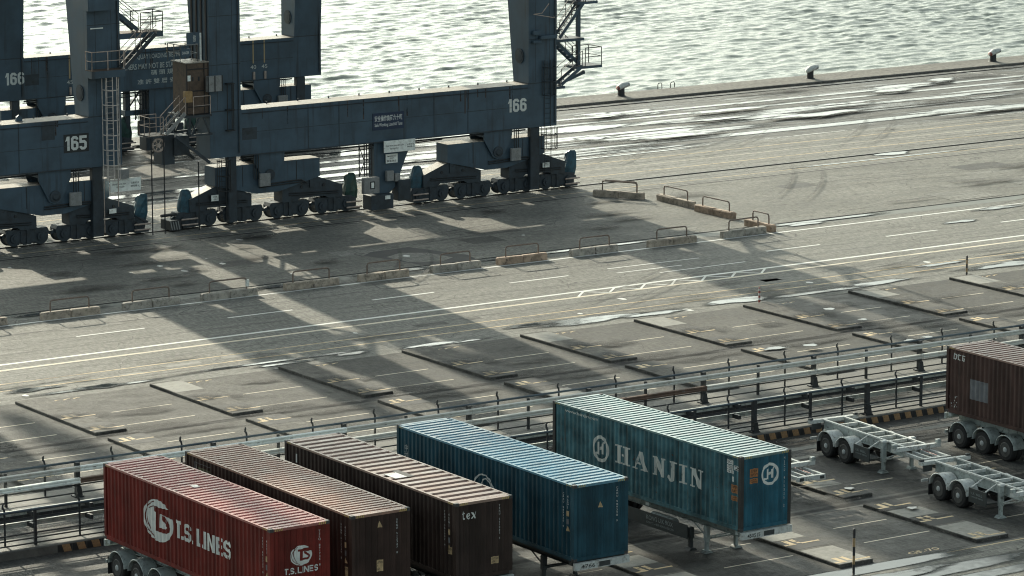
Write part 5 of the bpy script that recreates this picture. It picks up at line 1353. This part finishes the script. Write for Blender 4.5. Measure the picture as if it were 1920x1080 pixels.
def quay_crane(name, label, X, num, Z=0.0):
    t = thing(name, label, "crane", (X, 188.6, 0), 0, "rail-mounted quay cranes")
    zb, zt_ = 4.06+Z*0.5, 6.73+Z
    G = 28.0                                                      # rail gauge
    for row, (y, dx, s) in enumerate(((0.0, 0.0, 1), (G, 0.35, -1))):
        for k, (xa, xb) in enumerate(((0.0, 2.05), (22.0, 24.06))):
            # front face plumb, back face flares upward
            prof = [(y-0.9, zb), (y+0.72, zb), (y+0.72, zt_), (y+1.75, 14.6), (y+1.75, 26.0), (y-0.9, 26.0)] if s > 0 else [(y-0.75, zb), (y+0.9, zb), (y+0.9, 26.0), (y-1.2, 26.0), (y-1.2, 14.6), (y-0.75, zt_)]
            l = MB().prism(prof, 'x', xa+dx, xb+dx).build("leg", M_cr, t)
            MB().box(xa+dx+0.55, xb+dx-0.55, y-0.6, y+0.6, 26.01, 40.0).build("narrowed_upper_leg", M_cr, t)  # unseen leg top, made slimmer so it shades the container roofs less
            yf = y-0.9 if s > 0 else y-0.75
            MB().box(xa+dx-0.03, xb+dx+0.03, yf-0.012, y+0.7, zt_-0.012, zt_+0.05).build("flange", M_crd, l)
            hx = xa+dx
            for zz in (9.4, 12.2): MB().box(xa+dx-0.004, xb+dx+0.004, yf-0.006, yf-0.001, zz, zz+0.04).build("weld_seam", M_crd, l)
            for q in (0.5, 1.5): MB().box(xa+dx+q, xa+dx+q+0.03, yf-0.005, yf-0.001, zt_+0.1, 13.8).build("weld_seam", M_crd, l)
            MB().tube([(xb+dx-0.18,yf-0.06,zb+0.2),(xb+dx-0.18,yf-0.06,13.5)], 0.035, 5).build("riser_pipe", M_crd, l)
            MB().lathe([(0.46,-0.05),(0.46,-0.02),(0.36,-0.02),(0.34,-0.07),(0.08,-0.08)], 'x', (hx,y+0.05,8.35 if row == 0 else 8.0), 16).build("access_hatch", M_crd, l)
            if row == 0 and k == 0 and num == "166":
                for q in range(4): MB().box(hx-0.05, hx-0.002, y-0.7+q*0.55, y-0.55+q*0.55, 7.4, 30).build("cable_channel", M_crbr, l)
        yf = y-0.9 if s > 0 else y-0.75
        b = MB().box(2.05+dx, 22.0+dx, yf+0.003, y+0.72, zb+0.002, zt_-0.02).build("sill_beam", M_cr, t)
        MB().box(2.06+dx, 21.99+dx, yf+0.012, y+0.70, zt_-0.019, zt_).build("walkway_top", M_crp, b)
        MB().box(2.06+dx, 21.99+dx, yf-0.05, yf+0.002, zb-0.012, zb+0.05).build("bottom_flange", M_crd, b)
        rb = MB()
        for xx in (6.5, 8.6, 15.2, 17.6): rb.box(xx+dx, xx+dx+0.05, yf-0.008, yf+0.002, zb+0.06, zt_-0.03)
        rb.build("weld_seam", M_crd, b)
        MB().box(2.1+dx, 21.9+dx, yf-0.004, yf+0.002, zb+1.32, zb+1.35).build("plate_seam", M_crd, b)
        MB().tube([(2.1+dx,yf-0.05,zt_-0.22),(21.9+dx,yf-0.05,zt_-0.22)], 0.03, 5).build("beam_conduit", M_crd, b)
        rq = random.Random(int(X*10)+row)
        for k_ in range(16):
            xx = rq.uniform(2.4,21.4); MB().box(xx+dx, xx+dx+rq.uniform(0.03,0.10), yf-0.003, yf+0.002, zt_-0.05-rq.uniform(0.3,1.4), zt_-0.04).build("rust_run", M_rustrun, b)
        for k_ in range(10):
            xx = 2.5+k_*2.1; MB().tube([(xx+dx,y+0.55,zt_),(xx+dx,y+0.55,zt_+0.12)], 0.05, 6).build("stud", M_crd, b)
        MB().box(2.1+dx, 3.1+dx, yf-0.006, yf+0.002, zb+0.9, zb+1.6).build("doubler_plate", M_crd, b)
        tp = ((-5.2,M_tarp,0.0),(5.85,M_tarpg,0.05)) if row == 0 else ((-5.2,M_tarpg,0.0),(5.6,M_tarpg,0.0))
        tp2 = ((-5.4,M_tarp,0.05),(5.6,M_tarp,0.28)) if row == 0 else ((-5.4,M_tarpg,0.0),(5.6,M_tarpg,0.0))
        corner(t, 3.95+dx, y, zb, tp); corner(t, 19.85+dx, y, zb, tp2)
        # jacking posts under the leg ends and hanging conduits
        for xa, xb in ((1.2,1.75),(22.2,22.86)):
            MB().cbox(xa+dx, xb+dx, yf+0.05, yf+0.45, 0.25 if row == 0 else 0.6, zb, 0.04).build("anchor_post", M_crd, t)
        cd = MB()
        for xx in (2.9,3.05,3.2,21.0,21.15,21.3): cd.tube([(xx+dx,yf+0.05,zb),(xx+dx,yf+0.05,2.6)], 0.03, 5)
        cd.build("hanging_conduit", M_blk, t)
        # pipes slung below the beam
        pp = MB(); pp.tube([(2.1+dx,yf+0.2,zb-0.12),(12+dx,yf+0.2,zb-0.16),(21.9+dx,yf+0.2,zb-0.12)], 0.05, 6); pp.tube([(2.1+dx,yf+0.35,zb-0.25),(9+dx,yf+0.35,zb-0.42),(16+dx,yf+0.35,zb-0.24)], 0.035, 6)
        pp.build("slung_cable", M_blk, b)
        for xx in (3.2, 20.7): MB().cbox(xx+dx, xx+dx+0.72, yf-0.10, yf+0.10, 2.17, 2.92, 0.03).build("switch_box", M_gbox, t)
    # side beams and upper portal, which shade the yard
    for xa, xb in ((0.05,2.0),(22.05,24.0)):
        MB().box(xa+0.1, xb+0.1, 1.76, G-1.21, 13.9, 15.9).build("side_beam", M_cr, t)
    for y in (0.0, G): MB().box(1.55, 22.5, y-0.55, y+0.55, 37.0, 39.6).build("portal_beam", M_cr, t)
    for x in (9.0, 14.0): MB().box(x, x+1.2, -26, G+45, 39.7, 42.0).build("trolley_girder", M_cr, t)
    MB().cbox(7.5, 16.5, -14, -2, 42.1, 46.5, 0.2).build("machinery_house", M_cr, t)
    # crane number
    yf = -0.9; z0 = 5.11+Z*0.55
    bw_ = block_word([("1",-0.08,0.36,0.80),("6",0.38,0.84,0.80),(num[2],0.90,1.36,0.80)], 0.155)
    place2d(t, "crane_number", M_slet, bw_[0], bw_[1], (20.48,yf+0.003,z0), (1,0,0), (0,0,1), 1, 1, 0.007)
    if num == "165": MB().box(20.4,22.0-0.02,yf-0.001,yf+0.003,z0-0.12,z0+0.92).build("number_field", M_blk, t)
    return t

c166 = quay_crane("quay_crane", "slate blue quay crane numbered 166 on a long sill beam", 105.76, "166")
c165 = quay_crane("quay_crane", "slate blue quay crane numbered 165 cut by the left frame edge", 76.01, "165", 0.33)

# ------------------------------------------------ details of crane 166
t = c166; yf = -0.9
sign(t, 10.92, 13.1, 4.80, 5.80, yf-0.03, M_bsign, (("安全操作負荷六十噸",0.06,0.50,0.88,0.36),("Safe Working Load 60 Tons",0.06,0.14,0.88,0.26)), "load_sign", M_slet)
# hanging column at mid span with boards and cabinets
def mid_gear(o, dx, dy, full=True):
    MB().prism([(11.1+dx,4.05),(13.75+dx,4.05),(12.9+dx,2.1),(12.9+dx,1.6),(12.1+dx,0.95),(11.1+dx,0.95)], 'y', yf+0.12+dy, yf+0.72+dy).build("hanging_column", M_cr, o)
    MB().cbox(10.6+dx,12.15+dx,-1.25+dy,-0.25+dy,0.12,1.0,0.04).build("stowage_base", M_crd, o)
    MB().cbox(12.55+dx,13.42+dx,-1.15+dy,-0.35+dy,0.5,1.75,0.04).build("floor_cabinet", M_crd, o)
    gb = MB().cbox(10.05+dx,11.12+dx,-1.35+dy,-1.0+dy,1.15,2.10,0.04).build("grey_box", M_gbox if full else M_crd, o)
    if full: MB().box(10.45,10.78,-1.365,-1.35,1.42,1.86).build("window_frame", M_blk, gb); MB().box(10.52,10.71,-1.372,-1.366,1.48,1.80).build("pane", M_wsign, gb)
    for xx in (10.1,10.45,10.62,10.78,10.95): MB().tube([(xx+dx,-0.72+dy,4.0),(xx+dx,-0.72+dy,2.1)], 0.04, 5).build("conduit", M_blk, o)
    lt = MB().tube([(10.1+dx,-0.72+dy,2.1),(10.45+dx,-0.72+dy,3.0),(10.1+dx,-0.72+dy,3.9)], 0.03, 4); lt.build("conduit_brace", M_blk, o)
    for q in range(6): MB().tube([(10.45+dx,-0.72+dy,2.2+q*0.3),(10.95+dx,-0.72+dy,2.2+q*0.3)], 0.022, 4).build("conduit_clip", M_blk, o)
    if not full:
        MB().box(9.4+dx,11.2+dx,-0.6+dy,0.4+dy,2.4,2.75).build("service_platform", M_cr, o)
        for xx in (9.5,10.7): MB().box(xx+dx,xx+0.35+dx,-0.5+dy,-0.15+dy,0.4,4.05).build("service_column", M_crd, o)
        MB().beam((9.6+dx,-0.5+dy,2.8),(10.6+dx,-0.5+dy,4.0),0.10,0.10).build("service_brace", M_crd, o)
mid_gear(t, 0, 0); mid_gear(t, 0.35, 28.15, False)
sign(t, 11.5, 13.68, 3.46, 4.16, yf-0.33, M_wsign, (("CRANE TRAVEL AREA KEEP CLEAR",0.05,0.50,0.58,0.12),("NO ENTRY",0.20,0.25,0.26,0.12),("注意安全",0.74,0.50,0.22,0.12),("請勿進入",0.74,0.30,0.22,0.12)), "notice_board")
sign(t, 11.8, 12.62, 2.78, 3.32, yf-0.05, M_wsign, (("EMERGENCY",0.12,0.68,0.76,0.15),("STOP",0.34,0.46,0.32,0.13),("緊急停止",0.1,0.12,0.8,0.22)), "emergency_stop_sign")
MB().cbox(11.75,12.25,yf-0.25,yf+0.02,1.75,2.35,0.03).build("switch_box", M_gbox, t); MB().cbox(12.35,12.68,yf-0.2,yf+0.02,1.68,2.15,0.03).build("switch_box", M_gbox, t)
sign(t, 11.55, 11.9, 0.70, 0.92, -1.27, M_wsign, (), "small_plate")
# brown electrical cabin on the left leg
cb = MB().cbox(-1.47,-0.02,-0.85,0.75,6.72,9.62,0.03).build("electrical_cabin", M_rusty, t)
MB().box(-1.52,0.0,-0.90,0.80,9.621,9.68).build("cabin_roof", M_crp, cb)
MB().box(-1.25,-0.35,-0.872,-0.851,7.0,9.1).build("cabin_door", M_rusty, cb)
for q in (-1.12,-0.72): MB().box(q,q+0.10,-0.885,-0.873,8.6,8.85).build("door_vent", M_blk, cb)
MB().box(-1.40,-1.20,-0.885,-0.873,8.62,8.95).build("paper_notice", M_wsign, cb)
bx = MB()
for zz in (9.25,8.0,7.1): bx.box(-1.49,0.0,-0.90,-0.852,zz,zz+0.07)
for xx in (-1.48,-0.35,-0.07): bx.box(xx,xx+0.06,-0.895,-0.852,6.75,9.6)
bx.build("cabin_trim", M_crbr, cb)
MB().cbox(-1.72,-1.22,-1.15,-0.86,7.45,8.08,0.03).build("ochre_box", M_ybox, t)
wb = MB().cbox(-0.40,0.58,-1.45,-1.15,8.0,8.88,0.03).build("relay_box", M_gbox, t)
wf = MB()
for xx in (-0.41,0.02,0.50): wf.box(xx,xx+0.07,-1.465,-1.45,7.98,8.9)
wf.build("box_strap", M_blk, wb)
MB().box(-0.05,0.45,-1.15,-0.903,8.15,8.25).build("box_bracket", M_crd, t)
pl = platform(t, -1.80, -0.02, -1.2, 0.8, 6.70, M_crd, 0.14, M_blk, "cabin_platform")
for y in (-1.15, 0.7):
    tr_ = MB()
    tr_.beam((-1.45,y,6.55),(-1.45,y,5.55),0.10,0.10); tr_.beam((-1.45,y,5.55),(0.0,y,5.55),0.10,0.12); tr_.beam((-1.35,y,5.6),(-0.85,y,6.5),0.08,0.08); tr_.beam((-0.55,y,6.5),(-0.15,y,5.6),0.08,0.08); tr_.beam((-1.75,y,6.5),(-1.45,y,5.6),0.08,0.08)
    tr_.beam((-2.4,y,5.6),(-0.2,y,3.9),0.14,0.16)
    tr_.build("cabin_truss", M_crd, t)
rail_run(MB(), [(-0.1,-1.17,6.7),(-1.2,-1.17,6.7)], 1.05, 0.024).build("hand_rail", M_rust2, t)
hr = rail_run(MB(), [(-1.84,-0.85,9.7),(-0.7,-0.85,9.7),(-0.7,0.6,9.7),(-1.84,0.6,9.7),(-1.84,-0.85,9.7)], 1.0, 0.028, 0.6)
hr.build("hand_rail", M_gbox, t)
sign(t, -1.84, -1.2, 10.05, 10.5, -0.92, M_cr, (("DANGER",0.15,0.3,0.7,0.35),), "danger_sign", M_slet)
sign(t, -1.27, -0.42, 10.62, 11.35, -0.6, M_cr, (("危險",0.5,0.25,0.2,0.55),), "upper_board", M_slet)
MB().tube([(-0.38,-0.62,9.7),(-0.38,-0.62,11.3)], 0.06, 6).build("vent_pipe", M_wsign, t)
flight(t, (-3.0,-0.85,5.75), (-1.75,-0.85,6.85), 0.7, mat=M_gbox, rmat=M_rust2)
lp = platform(t, -4.1, -2.95, -1.25, 0.1, 5.72, M_crd, 0.10, M_rusty, "lower_platform")
rail_run(MB(), [(-2.97,0.05,5.72),(-4.07,0.05,5.72),(-4.07,-1.22,5.72),(-3.2,-1.22,5.72)], 1.05, 0.026, 0.6).build("hand_rail", M_rust2, lp)
for xx, yy, zz in ((-3.95,-1.15,5.6),(-3.15,-1.15,5.6),(-0.9,-1.1,4.0)): MB().tube([(xx,yy,0.05),(xx,yy,zz)], 0.04, 6).build("prop_pole", M_blk, t)
rl = MB().tube([(-3.45+0.36*math.cos(2*math.pi*k/20),-1.05,5.15+0.36*math.sin(2*math.pi*k/20)) for k in range(20)], 0.06, 6, closed=True)
rl.lathe([(0.12,-0.10),(0.12,0.10)], 'y', (-3.45,-1.05,5.15), 10)
for k in range(3): rl.beam((-3.45-0.33*math.cos(k*1.047),-1.05,5.15-0.33*math.sin(k*1.047)),(-3.45+0.33*math.cos(k*1.047),-1.05,5.15+0.33*math.sin(k*1.047)),0.04,0.04)
rl.build("hand_wheel", M_rust2, t)
MB().box(-2.9,-2.1,-0.5,0.5,3.9,5.6).build("gearbox_housing", M_crd, t)
MB().cbox(-2.2,-1.2,-0.7,0.6,4.4,5.5,0.06).build("drive_unit", M_crd, t)
# ladders and brackets on the left leg
caged_ladder(t, 0.75, -1.28, 0.4, 4.0, M_blk, 2.2, 0.36)
bk = MB()
for z in (8.3, 6.8, 5.6): bk.box(1.0,1.5,-1.2,-0.903,z,z+0.05)
for xx in (1.05,1.35,1.45): bk.tube([(xx,-1.1,5.6),(xx,-1.1,8.3)], 0.03, 5)
bk.build("pipe_rack", M_blk, t)
# buffer with hazard chevrons at the left end
bf = MB().cbox(-2.55,-1.85,-0.75,0.5,0.1,0.66,0.03).build("buffer_block", M_blk, t)
st = MB()
for k in range(4): st.add([(-2.5+k*0.16,-0.754,0.14),(-2.43+k*0.16,-0.754,0.14),(-2.53+k*0.16,-0.754,0.62),(-2.6+k*0.16,-0.754,0.62)],[(0,1,2,3)])
st.build("chevron_stripes", M_gbox, bf)
MB().tube([(-3.0,-0.4,0.95),(-2.0,-0.4,0.98)], 0.09, 8).build("buffer_ram", M_blk, t)
sign(t, 0.15, 0.62, 1.55, 1.9, -0.68, M_wsign, (("DANGER",0.2,0.6,0.6,0.2),("小心",0.3,0.15,0.4,0.3)), "small_notice")
sign(t, 23.2, 23.7, 1.5, 1.8, -0.68, M_wsign, (("KEEP CLEAR",0.15,0.4,0.7,0.2),), "small_notice")
# stair tower on the right leg
xr = 24.06
for a, b in (((24.75,-0.1,6.45),(26.3,-0.1,7.45)), ((26.4,0.55,7.6),(24.6,0.55,9.15)), ((24.6,-0.1,9.3),(26.35,-0.1,11.3)), ((26.4,0.55,11.5),(24.6,0.55,13.2))):
    flight(t, a, b, 0.62, mat=M_cr)
for x0_, x1_, z in ((24.07,25.0,6.35),(25.9,27.75,7.45),(24.07,26.4,9.2),(25.9,27.4,11.4)):
    p_ = platform(t, x0_, x1_, -0.45, 0.95, z, M_cr, 0.16, M_crd, "stair_landing")
    if x1_ > 27: rail_run(MB(), [(26.5,-0.43,z),(27.7 if x1_ > 27.5 else 27.35,-0.43,z),(27.7 if x1_ > 27.5 else 27.35,0.93,z),(26.5,0.93,z)], 1.1, 0.028).build("hand_rail", M_blk, p_)
MB().box(26.40,26.62,0.25,0.47,7.46,24.0).build("stair_column", M_cr, t)
MB().beam((26.9,0.25,7.0),(25.0,0.25,6.4),0.16,0.2).build("stair_strut", M_cr, t)
caged_ladder(t, 23.4, -1.25, 1.0, 4.05, M_blk, 2.75, 0.5); caged_ladder(t, 23.35, -1.28, 4.06, 8.1, M_crd, 6.0, 0.4)
MB().cbox(22.2,22.75,-1.15,-0.92,9.7,9.95,0.03).build("cable_box", M_cr, t); MB().cbox(22.7,23.9,-1.2,-0.92,9.42,9.62,0.03).build("cable_box", M_cr, t); MB().cbox(22.2,22.8,-1.15,-0.92,9.2,9.36,0.03).build("cable_box", M_cr, t)
MB().tube([(23.75,-1.0,10.75),(23.4,-1.6,10.72),(21.9,-1.6,11.02),(22.5,-1.6,11.06),(23.0,-1.6,11.6)], 0.028, 5).build("pipe_loop", M_yline if False else M_rust2, t)
# writing on the waterside beam
yw = 28.0-0.75+0.003
def wtext(s, x0, z0, w, h, m=None, sp=1.0):
    g = glyphs(s, 0.008, sp); place2d(t, "beam_lettering", m or M_flet, g[0], g[1], (x0,yw,z0), (1,0,0), (0,0,1), w, h, 0.006)
wtext("QUAY LOADING RESTRICTIONS", 10.55, 6.02, 4.3, 0.36)
wtext("CONTAINERS MAY NOT BE STACKED OVER", 8.5, 5.42, 6.5, 0.36)
wtext("碼頭規例", 11.55, 4.98, 2.2, 0.34, sp=1.5)
wtext("准許雙層安放", 10.55, 4.42, 3.4, 0.34, sp=1.5)
bw_ = block_word([("1",-0.08,0.36,0.78),("6",0.38,0.84,0.78),("6",0.90,1.36,0.78)], 0.155)
place2d(t, "crane_number", M_slet, bw_[0], bw_[1], (1.05,yw,5.08), (1,0,0), (0,0,1), 1, 1, 0.007)
for xx, s in ((19.2,"40"),(20.05,"45"),(5.65,"45"),(12.75,"")):
    MB().box(xx-0.05,xx+0.05,yw-0.008,yw-0.001,5.2 if s else 6.4,6.68).build("gauge_line", M_yline, t)
    if s: wtext(s, xx-0.22, 4.83, 0.44, 0.26)
    if s:
        o = MB().cbox(xx-0.07,xx+0.09,yw-0.12,yw-0.01,4.15,4.65,0.02).build("stop_lamp", M_rust2, t)
sign(t, -0.2, 0.6, 7.6, 8.9, 27.1, M_wsign, (("4",0.3,0.25,0.4,0.5),), "white_board", M_redl)
# ------------------------------------------------ details of crane 165
t = c165
M_lad = pm("pale_rusty_ladder_paint", (0.55,0.50,0.46), 0.6, 0.25, 5.0, rust=0.35)
caged_ladder(t, 23.2, -1.45, 3.45, 9.35, M_lad, 3.5, 0.46)
tl = MB()
for s in (-0.45, 0.45): tl.tube([(23.2+s,-1.15,0.5 if s < 0 else 1.9),(23.2+s,-1.15,3.45)], 0.026, 5)
tl.build("ladder_stile", M_rust2, t)
p_ = platform(t, 21.8, 23.9, -1.75, -0.93, 9.75, M_cr, 0.42, M_rusty)
rail_run(MB(), [(23.85,-1.7,9.75),(21.85,-1.7,9.75),(21.85,-0.95,9.75)], 1.05, 0.03, 0.9).build("hand_rail", M_rust2, p_)
p_ = platform(t, 24.07, 26.82, -0.9, 0.3, 11.62, M_cr, 0.32, M_rusty)
rail_run(MB(), [(25.4,-0.88,11.62),(26.8,-0.88,11.62),(26.8,0.28,11.62),(25.4,0.28,11.62)], 1.1, 0.028, 0.7).build("hand_rail", M_blk, p_)
flight(t, (23.95,-1.35,9.78), (25.95,-1.35,11.6), 0.62, mat=M_crd, rmat=M_rust2)
flight(t, (25.4,-0.3,11.7), (23.9,-0.3,12.9), 0.62, mat=M_cr); 
MB().cbox(21.7,23.4,-1.7,-0.92,13.1,13.9,0.05).build("upper_landing", M_cr, t)
MB().box(22.2,23.0,-0.93,-0.902,12.0,12.06).build("light_strip", M_wsign, t)
sign(t, 23.2, 25.15, 2.72, 3.46, -1.05, M_wsign, (("CRANE TRAVEL AREA",0.06,0.52,0.45,0.12),("KEEP CLEAR",0.2,0.30,0.26,0.12),("注意安全",0.66,0.52,0.28,0.16),("請勿進入",0.66,0.28,0.28,0.16)), "notice_board")
MB().cbox(23.65,24.32,-1.25,-0.85,3.47,4.0,0.03).build("grey_box", M_gbox, t)
sign(t, 23.3, 23.75, 1.45, 1.72, -0.68, M_wsign, (), "small_notice")
MB().box(19.05,19.85,-0.915,-0.896,6.0,7.02).build("access_panel", M_crd, t)
for xx in (18.1, 16.6): MB().prism([(xx-0.2,7.06),(xx+0.2,7.06),(xx+0.16,7.3),(xx,7.42),(xx-0.16,7.3)], 'y', -0.1, 0.05).build("lifting_lug", M_cr, t)
hw = MB().tube([(24.2,-0.3,1.0),(25.0,-0.4,1.2),(25.6,-0.6,0.75),(25.5,-0.7,0.42),(24.9,-0.6,0.9)], 0.03, 5); hw.build("trailing_hose", M_blk, t)
